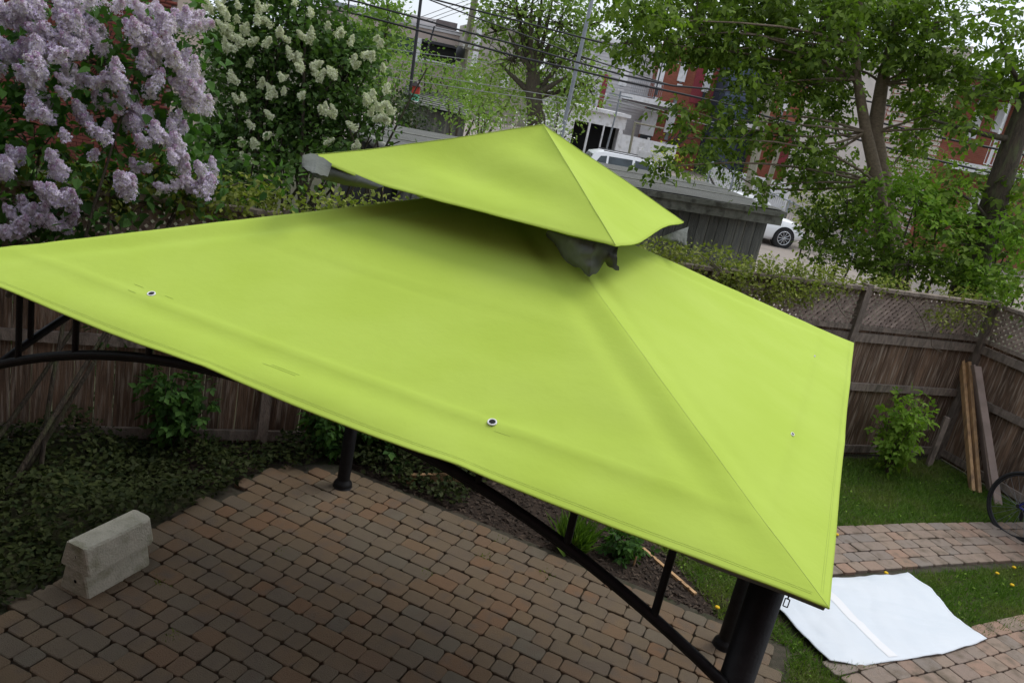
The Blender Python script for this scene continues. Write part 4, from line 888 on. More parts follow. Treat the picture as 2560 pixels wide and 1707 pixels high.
stair(f, f.W(f.uz(2010, 460)[0], .1, -4), f.W(f.uz(2130, 380)[0], 3.0, -4), 1.0, 12, 'siding_white')
stair(f, f.W(f.uz(1925, 470)[0], .1, -9), f.W(f.uz(2000, 400)[0], 1.8, -9), 1.0, 8, 'siding_white')
# right hand building with balcony
hF = thing('brick_house', 'nearer red brick house at the right with a white balcony and cream side wall', 'house', Q(2450, 380, 37)*[1, 1, 0], 'row houses across the lane')
f = Fac(hF, 2420, 350, 37, radians(12)); uc = f.uz(2372, 300)[0]; ue = uc+11; zt6 = f.uz(2420, 195)[1]; zb = f.uz(2420, 412)[1]
brickbox(f, uc, ue, 0, zt6, 4.6); sideF = Fac(hF, 2372, 300, f.W(uc, 0)[1], radians(12+90)); 
sideF.siding('siding_white', 0, 4.5, .2, zt6+1.2, o=.035); sideF.n = -sideF.n
b = MB(); 
f.box('parapet', 'darkbox', uc-.1, ue, zt6, zt6+.3, -.2, .3)
f.win(2500, 296, 26, 66, 2, glass='curtain', name='patio_door', sill=False); f.win(2440, 300, 22, 84, 1, glass='glass', name='patio_door', sill=False)
u0, u1 = f.uz(2363, 400)[0], f.uz(2505, 430)[0]; f.box('balcony_floor', 'white', u0, u1, zb-.28, zb+.05, -2.3, -.02); f.rail(u0+.1, u1-.1, zb+.05, 1.05, -2.2, 'white'); 
for cx in (2408, 2428):
    u = f.uz(cx, 330)[0]; b = MB(); b.tube([f.W(u, zb, -2.1), f.W(u, zt6-.4, -2.1)], .045, 6); b.build('balcony_post', 'white', hF); break
b = MB(); u = f.uz(2445, 460)[0]; b.tube([f.W(u, 0, -2.1), f.W(u, zb-.3, -2.1)], .05, 6); b.build('balcony_post', 'white', hF)
b = MB(); u = f.uz(2528, 250)[0]; b.tube([f.W(u, zb, -2.1), f.W(u, zt6-.4, -2.1)], .04, 6); b.build('balcony_post', 'siding_white', hF)
f.win(2450, 510, 60, 60, 1, glass='glass', name='patio_door', sill=False)
f.box('roof', 'darkbox', uc, ue, zt6-.5, zt6-.3, -2.4, -.02)
# cream wall between (tan lower side)
hG = thing('siding_house', 'cream sided house with a green door behind the tree trunks', 'house', Q(2300, 330, 44)*[1, 1, 0], 'row houses across the lane')
f = Fac(hG, 2300, 330, 44, radians(10)); u0, u1 = f.uz(2205, 300)[0], f.uz(2400, 340)[0]; zt7 = f.uz(2320, 142)[1]
brickbox(f, u0, u1, 0, zt7, 9, 'siding_white'); f.siding('siding_white', u0, u1, .2, zt7-.05, step=.16); f.win(2240, 268, 12, 80, 1, frame='metal', glass='glass', name='door', sill=False)
u, z = f.uz(2215, 300); f.rail(u-1.2, u+1.2, z-.2, 1.0, -1.5, 'siding_white')
# far tan commercial building
hH = thing('commercial_building', 'tan flat-roofed building with a band of dark windows behind the wires', 'building', Q(1110, 150, 80)*[1, 1, 0])
f = Fac(hH, 1110, 100, 80, radians(14)); u0, u1 = f.uz(880, 80)[0], f.uz(1250, 120)[0]; zt8 = f.uz(1100, 80)[1]
brickbox(f, u0, u1, 0, zt8, 20, 'tan'); f.box('parapet', 'siding_grey', u0, u1, zt8, zt8+.35, -.15, .3)
a, z1 = f.uz(1054, 106); b2, _ = f.uz(1176, 130); z0 = f.uz(1085, 152)[1]; zt = f.uz(1110, 117)[1]
wb = f.box('window_band', 'dark', a, b2, z0, zt, -.12, -.02)
for i, (x0, x1) in enumerate(((1054, 1095), (1099, 1125), (1131, 1150))):
    f.box('pane', 'glass', f.uz(x0, 130)[0], f.uz(x1, 130)[0], z0+.15, zt-.1, -.2, -.125, wb)
for cx, w in ((1097, .15), (1128, .45)): u = f.uz(cx, 135)[0]; f.box('mullion', 'white', u-w/2, u+w/2, z0-.1, zt, -.3, -.205, wb)
f.box('awning', 'darkmetal', a, b2, zt, zt+.25, -.5, -.13); f.box('window_band_sill', 'white', a, b2, z0-.15, z0-.01, -.2, -.02)
u0, _ = f.uz(1098, 62); u1, _ = f.uz(1153, 62); z = f.uz(1125, 75)[1]; zt = f.uz(1125, 51)[1]; f.box('penthouse', 'darkbox', u0, u1, zt8+.36, zt, 3, 8); f.box('rooftop_wall', 'siding_grey', f.uz(1030, 60)[0], u0-.05, zt8+.36, zt8+1.1, 3, 6)
hI = thing('commercial_building', 'weathered grey masonry building with a white roof edge right of the wooden pole', 'building', Q(1225, 110, 70)*[1, 1, 0])
f = Fac(hI, 1225, 110, 70, radians(14)); u0, u1 = f.uz(1186, 110)[0], f.uz(1330, 130)[0]; z = f.uz(1225, 62)[1]
brickbox(f, u0, u1, 0, z, 12, 'greyconc'); f.box('parapet', 'white', u0-.2, u1, z, z+.35, -.3, .3); f.box('white_pier', 'white', u0, u0+.45, 0, z, -.1, -.01); f.win(1262, 205, 20, 26, 1); f.win(1200, 205, 16, 26, 1)
hJ = thing('commercial_building', 'far brown brick building at the left edge of the sky gap', 'building', Q(905, 60, 85)*[1, 1, 0])
f = Fac(hJ, 905, 60, 88, radians(14)); u0, u1 = f.uz(800, 40)[0], f.uz(1000, 60)[0]; z = f.uz(870, 22)[1]; brickbox(f, u0, u1, 0, z, 12, 'tan'); f.box('parapet', 'metal', u0, u1, z, z+.4, -.2, .2)
# small dark garage with a shingled roof in the shrubs, and the birdhouse before it
sg = thing('garage', 'low garage with a worn grey shingle roof among the shrubs', 'garage', Q(1080, 280, 32)*[1, 1, 0])
p0, p1, p2, p3 = Q(1045, 262, 30), Q(1170, 290, 29), Q(1150, 245, 35), Q(1010, 212, 36)
b = MB(); V = [p0*(1-x)*(1-y)+p1*x*(1-y)+p2*x*y+p3*(1-x)*y for y in np.linspace(0, 1, 9) for x in np.linspace(0, 1, 13)]
b.add(V, [(j*13+i, j*13+i+1, (j+1)*13+i+1, (j+1)*13+i) for j in range(8) for i in range(12)]); b.add([v-[0, 0, .08] for v in V], [(j*13+i, (j+1)*13+i, (j+1)*13+i+1, j*13+i+1) for j in range(8) for i in range(12)]); b.build('roof', 'roofing', sg)
for k in range(1, 9):
    y = k/9; b = MB(); b.tube([p0*(1-y)+p3*y+[0, 0, .02], p1*(1-y)+p2*y+[0, 0, .02]], .025, 4); b.build('shingle_row', 'shed_trim', sg)
b = MB(); b.prism([q*[1, 1, 0] for q in (p0*.9+p3*.1, p1*.9+p2*.1, p2, p3)], [q-[0, 0, .12] for q in (p0*.9+p3*.1, p1*.9+p2*.1, p2, p3)]); b.build('wall', 'shed', sg)
c = Q(1037, 236, 27); bh = thing('birdhouse', 'little red and mint birdhouse on a post at the foot of the black pole', 'birdhouse', (c[0], c[1], 0))
b = MB(); b.box(c+[0, 0, .13], (.26, .22, .22)); o = b.build('upper_box', 'birdred', bh); b = MB(); b.box(c-[0, 0, .09], (.27, .23, .20)); b.build('lower_box', 'birdgreen', bh)
b = MB(); e = np.array([.18, 0, 0]); d = np.array([0, .16, 0]); z_ = np.array([0, 0, .24]); b.prism([c-e-d+z_, c+e-d+z_, c-d+z_+[0, 0, .16]], [c-e+d+z_, c+e+d+z_, c+d+z_+[0, 0, .16]]); b.build('roof', 'darkbox', bh)
b = MB(); b.tube([(c[0], c[1], 0), c-[0, 0, .19]], .04, 8); b.build('post', 'polewood', bh); b = MB(); b.box(c-[0, .13, .21], (.36, .3, .03)); b.build('perch_board', 'white', bh)

# neighbour's brick wall behind the lilac, brick by brick where it shows
nb = thing('brick_building', 'dark red brick building close behind the purple lilac', 'building', Q(180, 200, 17)*[1, 1, 0])
f = Fac(nb, 180, 200, 16.5, radians(18)); u0, u1 = f.uz(-250, 200)[0], f.uz(430, 200)[0]; zt = 9.0
f.box('mortar_core', 'mortar', u0, u1, 0, zt, .012, 6)
bm = MB(); bm.box((0, 0, 0), (.20, .05, .062)); bme = bm.mesh('brick', 'brick'); yaw = math.atan2(f.u[1], f.u[0]); rest = MB(); cand = []
z = .04; row = 0
while z < zt:
    u = u0+.1+(row % 2)*.105
    while u < u1-.05:
        p = f.W(u, z, random.uniform(-.016, -.010)); cand.append(p); u += .21
    z += .072; row += 1
spots = [at(x, y, 16.5) for x, y in ((265, 45), (250, 385), (150, 310), (10, 210), (285, 330), (130, 45), (230, 410), (240, 150))]
cand.sort(key=lambda p: min(np.linalg.norm(p-q) for q in spots))
for p in cand[:300]: link('brick', bme, nb, p, (0, 0, yaw))
V = []; C = np.array(cand[300:]); base = np.array([v.co[:] for v in bme.vertices]); Rz = np.array([[cos(yaw), -sin(yaw), 0], [sin(yaw), cos(yaw), 0], [0, 0, 1]]); base = base@Rz.T
V = (C[:, None]+base[None]).reshape(-1, 3); Fb = np.array([tuple(p.vertices) for p in bme.polygons]); Fc = (Fb[None]+(np.arange(len(C))*8)[:, None, None]).reshape(-1, 4)
npmesh('brickwork', V, Fc, 'brick', nb, kind='stuff')
# unseen house wall behind the camera, added to cut sky light under the canopy
hs = thing('brick_house', 'unseen brick house wall with a doorway behind the viewpoint, added to block sky light', 'house', (0, -1.2, 0)); f = Fac(hs, 1280, 853, 10, 0); f.P = np.array([0, -1.3, 0])
for (a, b_, z0, z1) in ((-9, -.6, 0, 8), (.6, 9, 0, 8), (-.6, .6, 4.3, 8), (-.6, .6, 0, 1.9)): f.box('wall', 'brick', a, b_, z0, z1, -.3, 0)
f.box('door', 'white', -.6, .6, 1.9, 4.3, -.2, -.1); f.box('landing', 'polewood', -1.2, 1.2, 1.75, 1.88, .01, 1.0)

# ------------------------------------------------------------------ cars
def car(name, c, yaw, L_, Wd, Hh, suv, label):
    t = thing(name, label, 'car', tuple(c), 'white cars parked in the lane'); ca, sa = cos(yaw), sin(yaw)
    P = lambda x, y, z: (c[0]+x*ca-y*sa, c[1]+x*sa+y*ca, c[2]+z); h = L_/2
    # body: stations along x with (z_low, z_belt, half width)
    st = [(-h, .45, .80, .80), (-h+.08, .32, .92, .86), (-h+.5, .22, .98, .92), (-.9, .20, .98, .95), (.3, .20, .97, .95), (h-1.2, .20, .95, .94), (h-.7, .24, .90, .92), (h-.25, .30, .80, .84), (h-.05, .36, .68, .70), (h, .42, .60, .62)]
    if suv: st = [(x, z0+.05, z1+.10, w) for x, z0, z1, w in st]
    b = MB(); ring = []
    for x, z0, z1, w in st:
        w *= Wd/1.9; m_ = (z0+z1)/2
        ring.append([(x, -w*.9, z0), (x, -w, z0+.12), (x, -w*1.01, m_), (x, -w*.97, z1-.06), (x, -w*.86, z1), (x, 0, z1+.035), (x, w*.86, z1), (x, w*.97, z1-.06), (x, w*1.01, m_), (x, w, z0+.12), (x, w*.9, z0)])
    V = [P(*q) for r in ring for q in r]; n = 11
    b.add(V, [(i*n+k, (i+1)*n+k, (i+1)*n+(k+1) % n, i*n+(k+1) % n) for i in range(len(st)-1) for k in range(n)], 0, True); b.add(V[:n], [tuple(range(n))]); b.add(V[-n:], [tuple(range(n))[::-1]])
    b.build('body', 'carpaint', t)
    zb = .95+(.1 if suv else 0); rear = -h+(.35 if suv else .75); fr = h-1.25
    prof = [(rear, zb), (rear+(.25 if suv else .6), Hh-.12), (rear+(.6 if suv else 1.0), Hh-.02), (0, Hh), (.35, Hh-.03), (.65, Hh-.10), (fr, zb)]
    def gh(ins, prof, wb, wt, matn, name, par):
        b = MB(); V = []
        for x, z in prof:
            f_ = (z-zb)/(Hh-zb); w = wb+(wt-wb)*f_; V += [P(x, -w, z), P(x, -w*.6, z+.03*f_), P(x, w*.6, z+.03*f_), P(x, w, z)]
        m_ = len(prof); b.add(V, [(i*4+k, i*4+k+1, (i+1)*4+k+1, (i+1)*4+k) for i in range(m_-1) for k in range(3)], 0, True)
        b.add([V[i*4] for i in range(m_)], [tuple(range(m_))]); b.add([V[i*4+3] for i in range(m_)], [tuple(range(m_))[::-1]]); return b.build(name, matn, par)
    wb, wt = .86*Wd/1.9, .66*Wd/1.9; gh(0, prof, wb, wt, 'carpaint', 'cabin', t)
    def glass(side, pts, name='side_window'):
        b = MB(); V = []
        for x, z in pts: f_ = (z-zb)/(Hh-zb); w = wb+(wt-wb)*f_+.008; V.append(P(x, side*w, z))
        b.add(V, [tuple(range(len(V)))]); b.build(name, 'carglass', t)
    zt = Hh-.14; r0 = rear+(.12 if suv else .35)
    for sd_ in (-1, 1):
        glass(sd_, [(r0+.15, zb+.07), (r0+.62, zb+.05), (r0+.62, zt), (r0+.38, zt-.04)]); glass(sd_, [(r0+.70, zb+.05), (-.15, zb+.04), (-.15, zt+.03), (r0+.70, zt)]); glass(sd_, [(-.05, zb+.04), (fr-.22, zb+.04), (.58, zt-.05), (.3, zt+.02), (-.05, zt+.03)])
        b = MB(); b.tube([P(rear+.6, sd_*wt*.92, Hh+.03), P(.3, sd_*wt*.92, Hh+.04)], .02, 6); b.build('roof_rail', 'darkmetal', t) if suv else None
        b = MB(); b.tube([P(.95, sd_*.95*Wd/1.9, zb+.02), P(.95, sd_*1.12*Wd/1.9, zb+.06)], .07, 8); b.build('wing_mirror', 'carpaint', t)
        for x in (-h+.82, h-.88):
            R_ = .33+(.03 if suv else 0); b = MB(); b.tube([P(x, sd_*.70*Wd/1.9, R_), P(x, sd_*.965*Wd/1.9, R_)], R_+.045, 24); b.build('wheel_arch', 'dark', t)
            b = MB(); b.tube([P(x, sd_*.74*Wd/1.9, R_), P(x, sd_*.975*Wd/1.9, R_)], R_, 28); wh = b.build('wheel', 'tyre', t)
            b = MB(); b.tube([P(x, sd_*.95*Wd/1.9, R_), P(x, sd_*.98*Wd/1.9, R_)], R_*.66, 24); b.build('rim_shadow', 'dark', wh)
            b = MB()
            for k in range(10):
                a = 2*pi*k/10; b.tube([P(x, sd_*.985*Wd/1.9, R_), P(x+R_*.66*cos(a), sd_*.985*Wd/1.9, R_+R_*.66*sin(a))], .018, 4)
            b.tube([P(x+R_*.68*cos(a), sd_*.985*Wd/1.9, R_+R_*.68*sin(a)) for a in np.linspace(0, 2*pi, 25)], .02, 5, cap=False); b.build('rim', 'silver', wh)
        b = MB(); V = [P(h-.42, sd_*.835*Wd/1.9, .84), P(h-.12, sd_*.70*Wd/1.9, .72), P(h-.10, sd_*.72*Wd/1.9, .62), P(h-.40, sd_*.87*Wd/1.9, .70)]; V2 = [tuple(np.array(v)+np.array(P(.03, sd_*.04, .02))-np.array(P(0, 0, 0))) for v in V]; b.prism(V, V2); b.build('headlight', 'headlight', t)
        b = MB(); b.box(P(-h+.06, sd_*.70*Wd/1.9, .85), (.12, .3, .18), axes(yaw)); b.build('tail_light', 'birdred', t)
    b = MB(); z = lambda x: zb+(Hh-zb)*0
    for (xa, za), (xb, zb_), nm in (((.62, Hh-.09), (fr, zb), 'windscreen'), ((rear+(.25 if suv else .6), Hh-.12), (rear, zb), 'rear_window')):
        b = MB(); V = []; dx = .012 if nm == 'windscreen' else -.012
        for f_ in (.12, .92):
            x, zz = xa+(xb-xa)*f_, za+(zb_-za)*f_; g_ = (zz-zb)/(Hh-zb); w = (wb+(wt-wb)*g_)*.9; V += [P(x+dx, -w, zz+.02), P(x+dx, w, zz+.02)]
        b.add(V, [(0, 1, 3, 2)]); b.build(nm, 'carglass', t)
    return t
c = Q(1572, 440, 33); car('parked_car', (c[0], c[1], 0), radians(8), 4.5, 1.85, 1.66, True, 'white sport utility car with roof rails parked behind the shed roof')
c = Q(1842, 560, 28.6); car('parked_car', (c[0], c[1], 0), radians(10), 4.45, 1.8, 1.45, False, 'white hatchback showing its front wheel past the shed corner')

# ================================================================== TREES AND SHRUBS
def tree(name, label, cat, base, limbs, blobs, dens, per, spread, leaf, size, shape, bark='bark', group=None, twr=(.012, .004), fol='crown', **kw):
    t = thing(name, label, cat, tuple(base), group); b = MB()
    for pts, r in limbs: b.tube(pts, r, 10)
    if limbs: b.build('trunk', bark, t)
    cl, idx = clumps(blobs, dens)
    V, Fc = foliage(cl, per, spread, size, shape, **kw); o = npmesh(fol, V, Fc, leaf, t, kind='stuff')
    return t, cl, idx
def limb_to(pts, r, q, r1, k=-1, bend=.08, sag=0.0): return (curve(pts[k], q, bend, 7, sag), list(np.linspace(r, r1, 7)))
# --- box elder right behind the fence
YM = 12.5
t1 = [Q(2248, 760, YM), Q(2240, 700, YM), Q(2205, 560, YM), Q(2195, 460, YM), Q(2165, 330, YM), Q(2143, 200, YM), Q(2140, 120, YM), Q(2150, 20, YM), Q(2155, -60, YM)]
t2 = [Q(2248, 760, YM+.2), Q(2240, 700, YM+.2), Q(2222, 560, YM+.2), Q(2205, 440, YM+.2), Q(2186, 330, YM+.2), Q(2205, 210, YM+.3), Q(2232, 90, YM+.4), Q(2250, -40, YM+.5)]
for l in (t1, t2): l.insert(0, l[0]*[1, 1, 0])
bl = [blob(*a) for a in [(1590, 50, 90, 80, 11.5, 1.0), (1740, 50, 120, 100, 12.3, 1.0), (1890, 70, 130, 110, 13, 1.0), (2040, 80, 130, 110, 12.6, 1.2), (2190, 50, 130, 90, 13.9, .9), (2320, 70, 90, 85, 12.5, .9), (1930, -60, 380, 70, 13, 1.4),
      (1560, 110, 50, 30, 11.3, .5), (1670, 105, 60, 30, 11.6, .6), (1820, 130, 60, 35, 12, .6), (1900, 215, 70, 50, 12, .7), (2010, 215, 70, 50, 12.6, .7), (2095, 190, 60, 60, 13.8, .6), (2300, 150, 90, 55, 12.5, .7), (2400, 190, 70, 45, 12, .6), (2500, 30, 50, 25, 12, .3),
      (1705, 270, 30, 40, 11.4, .3), (1715, 345, 32, 32, 11.4, .3), (1650, 420, 42, 22, 11, .25), (1820, 300, 60, 45, 11.8, .6), (1850, 350, 50, 35, 11.8, .4), (1800, 405, 32, 22, 11.5, .25), (1930, 340, 50, 40, 12, .4), (2010, 370, 60, 45, 12, .5), (2080, 300, 60, 45, 13.6, .5), (2010, 450, 60, 35, 12.4, .5), (2100, 430, 55, 45, 13.6, .5),
      (2300, 240, 55, 35, 13.4, .5), (2340, 280, 70, 35, 12.3, .4), (2290, 340, 45, 45, 13.4, .5), (2390, 320, 35, 28, 12, .3), (2480, 200, 60, 40, 12, .5), (1905, 465, 22, 16, 11.6, .2)]]
limbs = [(t1, [.20, .17, .14, .11, .095, .08, .06, .05, .035, .02]), (t2, [.24, .22, .19, .155, .13, .11, .09, .06, .03])]
srcs = [t1[4], t1[5], t1[6], t1[7], t2[4], t2[5], t2[6], t2[7]]
for q in bl:
    s_ = min(srcs, key=lambda p: np.linalg.norm(p-q[0])+1.5*max(0, p[2]-q[0][2]-.3)); limbs.append((curve(s_, q[0], .07, 7), list(np.linspace(.022, .006, 7))))
tm, cl, idx = tree('box_elder', 'large twin-trunked box elder spreading over the shed behind the back fence', 'tree', t1[0], limbs, bl, 34, 20, .15, 'lf_maple', .092, 'maple', 'bark_pale', droop=.85, up=.6)
twigs(tm, cl, idx, bl, .008, .003, 'twig')
# --- second leaning tree at the right edge
YR = 11.5
t3 = [Q(2412, 760, YR), Q(2425, 690, YR), Q(2470, 560, YR), Q(2500, 460, YR), Q(2535, 350, YR), Q(2575, 240, YR), Q(2600, 100, YR)]; t3.insert(0, t3[0]*[1, 1, 0])
bl = [blob(*a) for a in [(2555, 190, 45, 40, 11.5, .4), (2470, 60, 40, 22, 11, .25), (2540, 90, 25, 25, 11, .25), (2450, 240, 70, 30, 11.3, .4), (2550, 190, 40, 30, 11.5, .35), (2440, 320, 40, 16, 11, .25), (2530, 560, 50, 90, 11, .6), (2540, 470, 40, 50, 11.5, .4), (2400, 460, 60, 30, 11.3, .4)]]
limbs = [(t3, [.26, .24, .21, .18, .16, .14, .12, .10]), (curve(t3[5], Q(2330, 300, 11.3), .04, 8), list(np.linspace(.05, .015, 8))), (curve(t3[3], Q(2390, 480, 11), .05, 7), list(np.linspace(.035, .012, 7))), (curve(t3[6], Q(2500, 90, 11), .06, 7), list(np.linspace(.04, .012, 7)))]
tr, cl, idx = tree('leaning_tree', 'tree with a thick grey-brown trunk leaning right at the photo edge', 'tree', t3[0], limbs, bl, 26, 12, .12, 'lf_maple', .11, 'maple', 'bark', droop=.7)
twigs(tr, cl, idx, bl, .007, .003)
# --- dense saplings and shrubs at their feet
for (lab, bls, leaf, base, dn) in [
    ('bright green sapling thicket around the foot of the twin trunks', [(2290, 500, 110, 60, 11.4, .7), (2200, 560, 60, 40, 11.6, .5), (2330, 570, 100, 60, 11.4, .6), (2290, 480, 60, 40, 11.5, .5), (2360, 490, 50, 50, 11.3, .4)], 'lf_bright', (2260, 700), 36),
    ('dark green shrub to the left of the twin trunks', [(2080, 560, 75, 55, 12.2, .8), (2120, 500, 70, 55, 12.4, .7), (2050, 610, 60, 45, 12, .6), (2150, 620, 90, 50, 11.8, .7), (2020, 560, 40, 30, 12.3, .5), (2160, 660, 80, 40, 11.6, .5)], 'lf_maple', (2100, 690), 40),
    ('dark green shrubs between the two trees', [(2350, 650, 90, 60, 11, .6), (2270, 660, 80, 50, 11, .6), (2420, 690, 60, 50, 10.9, .5), (2390, 600, 70, 50, 11.2, .6)], 'lf_maple', (2350, 740), 42),
    ('yellowish green shrub beside the leaning trunk at the right edge', [(2520, 620, 50, 70, 10.9, .5), (2480, 700, 60, 45, 10.7, .5), (2545, 720, 45, 50, 10.6, .5), (2500, 560, 30, 50, 11, .4), (2440, 720, 50, 30, 10.7, .4)], 'lf_bright', (2500, 760), 40)]:
    bl = [blob(*a) for a in bls]; bs = Q(base[0], base[1], bls[0][4])*[1, 1, 0]; limbs = [(curve(bs, q[0], .05, 6), list(np.linspace(.03, .008, 6))) for q in bl]
    tt, cl, idx = tree('shrub', lab, 'shrub', bs, limbs, bl, dn, 13, .10, leaf, .085, 'maple', group='shrubs beyond the back fence', fol='foliage'); twigs(tt, cl, idx, bl, .006, .002)
# --- vine mounds on the fence top
def vine(name, label, segs, size=.05, dn=110):
    cl = []
    for s0, s1, z0, z1, o in segs:
        n = int((s1-s0)*(z1-z0)*dn)+6; s_ = RNG.uniform(s0, s1, n); z = RNG.uniform(z0, z1, n)*1.0; hump = z0+(z-z0)*(.35+.65*np.array([.5+.5*noise.noise(Vector((a*2.3, 0, 3))) for a in s_])*1.2)
        cl.append(FP+GD*s_[:, None]+GN*(RNG.normal(size=n)*.10+o)[:, None]+np.c_[np.zeros(n), np.zeros(n), hump])
    cl = np.vstack(cl); t = thing('climbing_vine', label, 'vine', tuple(fl((segs[0][0]+segs[0][1])/2, 0)), 'vines on the back fence')
    V, Fc = foliage(cl, 16, .055, size, 'diamond', droop=.3); npmesh('foliage', V, Fc, 'lf_vine', t, kind='stuff'); b = MB()
    for k in range(14):
        i = random.randrange(len(cl)-1); b.tube(curve(cl[i], cl[i]+GD*random.uniform(-.6, .6)-[0, 0, random.uniform(.1, .5)]-GN*.05, .15, 6), .005, 4)
    o = b.build('stems', 'twig', t); o['kind'] = 'stuff'
vine('v', 'thick yellow-green vine mounded over the fence top below the shed', [(-4.2, -.75, 1.98, 2.32, .04), (-2.4, -1.1, 1.85, 2.15, -.05)], dn=230, size=.042)
vine('v', 'vine strands trailing over the lattice at the right', [(-.9, 1.9, 2.05, 2.2, .06), (.6, 1.5, 1.8, 2.1, -.04)], dn=110, size=.042)
vine('v', 'vine tips showing above the canopy edge below the white lilac', [(-8.6, -4.3, 2.0, 2.4, .05)], dn=150)
v_ = [CR+RD*a+RN*RNG.normal()*.1+np.array([0, 0, z]) for a, z in zip(RNG.uniform(0, 2.5, 110), RNG.uniform(2.0, 2.5, 110))]
t = thing('climbing_vine', 'dark vine hanging over the side fence at the right edge', 'vine', tuple(CR+RD)); V, Fc = foliage(np.array(v_), 16, .09, .06, 'diamond'); npmesh('foliage', V, Fc, 'lf_maple', t, kind='stuff')
# --- small saplings in front of fence
def sapling(px, py, h, n, leaf, label, size=.06, wd=.25, Yb=None, shape='maple'):
    c = gz(px, py); t = thing('sapling', label, 'plant', tuple(c), 'saplings in front of the fence'); b = MB(); cl = []
    for k in range(n):
        a = random.uniform(0, 2*pi); q = c+np.array([cos(a)*wd*random.random(), sin(a)*wd*random.random(), h*random.uniform(.45, 1)]); pts = curve(c, q, .06, 6); b.tube(pts, list(np.linspace(.008, .003, 6)), 5); cl += pts[2:]+[pts[-1]]
    b.build('stem', 'twig', t); V, Fc = foliage(np.array(cl), 7, .075, size, shape, droop=.3); o = npmesh('foliage', V, Fc, leaf, t, kind='stuff')
sapling(2215, 1185, 1.0, 14, 'lf_bright', 'bright leafy sapling in front of the back fence at the right', .07, .30)
sapling(2125, 1120, .8, 4, 'lf_bright', 'small sprig climbing the fence beside the canopy edge', .06, .12)
sapling(835, 1135, .62, 14, 'lf_lilac', 'leafy plant behind the round gazebo post base', .075, .30); sapling(960, 1150, .5, 9, 'lf_lilac', 'leafy plant to the right of the round gazebo post base', .075, .28)
sapling(430, 1120, .7, 10, 'lf_lilac', 'dim sapling before the dark left fence', .07, .30); sapling(310, 1060, 1.0, 8, 'lf_lilac', 'dim taller sapling at the left fence', .07, .35)
sapling(1560, 1392, .22, 5, 'lf_lilac', 'little leafy plant in the mulch bed near the beam', .06, .08)
# tuft of long grass in the bed
c = gz(1430, 1370); n = 500; C = c+RNG.normal(size=(n, 3))*[.05, .05, 0]; D = RNG.normal(size=(n, 3))*.45; D[:, 2] = 1; N = RNG.normal(size=(n, 3)); V, Fc = orient(C, D, N, .18+.16*RNG.random(n), 'blade')
npmesh('grass_tuft', V, Fc, 'grass', label='tall tuft of ornamental grass in the mulch bed', cat='grass', kind='stuff')
# bare branches at the left under the canopy
for i, (a, b_, r) in enumerate([((0, 960, 6.0), (118, 862, 6.2), .013), ((0, 1000, 5.9), (60, 930, 6.0), .018), ((0, 975, 5.9), (150, 972, 6.0), .006), ((60, 968, 5.9), (145, 990, 6.0), .004), ((250, 962, 6.2), (306, 968, 6.2), .004), ((306, 968, 6.2), (356, 940, 6.3), .004), ((306, 968, 6.2), (405, 1025, 6.3), .005), ((295, 1017, 6.2), (350, 1030, 6.2), .003), ((20, 740, 5.6), (62, 700, 5.5), .02)]):
    b = MB(); b.tube(curve(Q(*a), Q(*b_), .05, 8), r, 6); b.build('bare_branch', 'twig', label=['thick bare branch slanting at the lower left edge', 'thickest bare stem at the left frame edge', 'long thin horizontal bare twig at the left edge', 'short fork below the horizontal bare twig', 'left end of the forked twig before the left fence', 'rising tip of the forked twig before the left fence', 'falling tip of the forked twig before the left fence', 'faint lower twig before the left fence', 'short bare stem at the upper left under the canopy'][i], cat='branch', group='bare lilac branches under the canopy')

# --- purple lilac
def panicle_mesh(name, L_, R_, n, matn, matn2, seed):
    rg = np.random.default_rng(seed); u = rg.random(n)**.8; prof = (np.sin(np.pi*np.clip(.14+.80*u,0,1)**.8)+.12)**.7*(1-.3*u); th = rg.random(n)*2*pi
    lob = 1+.30*np.sin(th*3+u*9+seed)+.22*np.sin(u*26+seed*2); rr = R_*prof*lob*(.62+.45*rg.random(n)); C = np.c_[rr*np.cos(th), rr*np.sin(th), u*L_]
    Nn = np.c_[np.cos(th), np.sin(th), .5*np.ones(n)]+rg.normal(size=(n, 3))*.45; Nn /= np.linalg.norm(Nn, axis=1, keepdims=True); A = np.cross(Nn, rg.normal(size=(n, 3))); A /= np.linalg.norm(A, axis=1, keepdims=True); B = np.cross(Nn, A); s = .0105*(.75+.5*rg.random(n)) 
    V = []; 
    for k in range(4):
        a = pi/2*k; dx = A*cos(a)+B*sin(a); dy = -A*sin(a)+B*cos(a)
        V.append(np.stack([C, C+(dx*.75+dy*.42)*s[:, None]+Nn*(s*.15)[:, None], C+dx*s[:, None]*1.25-Nn*(s*.1)[:, None], C+(dx*.75-dy*.42)*s[:, None]+Nn*(s*.15)[:, None]], 1))
    V = np.concatenate(V, 1).reshape(-1, 3); Fc = (np.arange(n*4)*4)[:, None]+np.array([0, 1, 2, 3]); me = bpy.data.meshes.new(name); me.from_pydata(V.tolist(), [], Fc.tolist())
    me.materials.append(M[matn]); me.materials.append(M[matn2]); bud = np.repeat((u > .82) & (rg.random(n) < .35), 4); me.polygons.foreach_set('material_index', bud.astype(np.int32)); me.update(); return me
PM = [panicle_mesh('flower_cluster', .145+.018*k, .047, 300, 'lilac', 'lilac_bud', k) for k in range(4)]
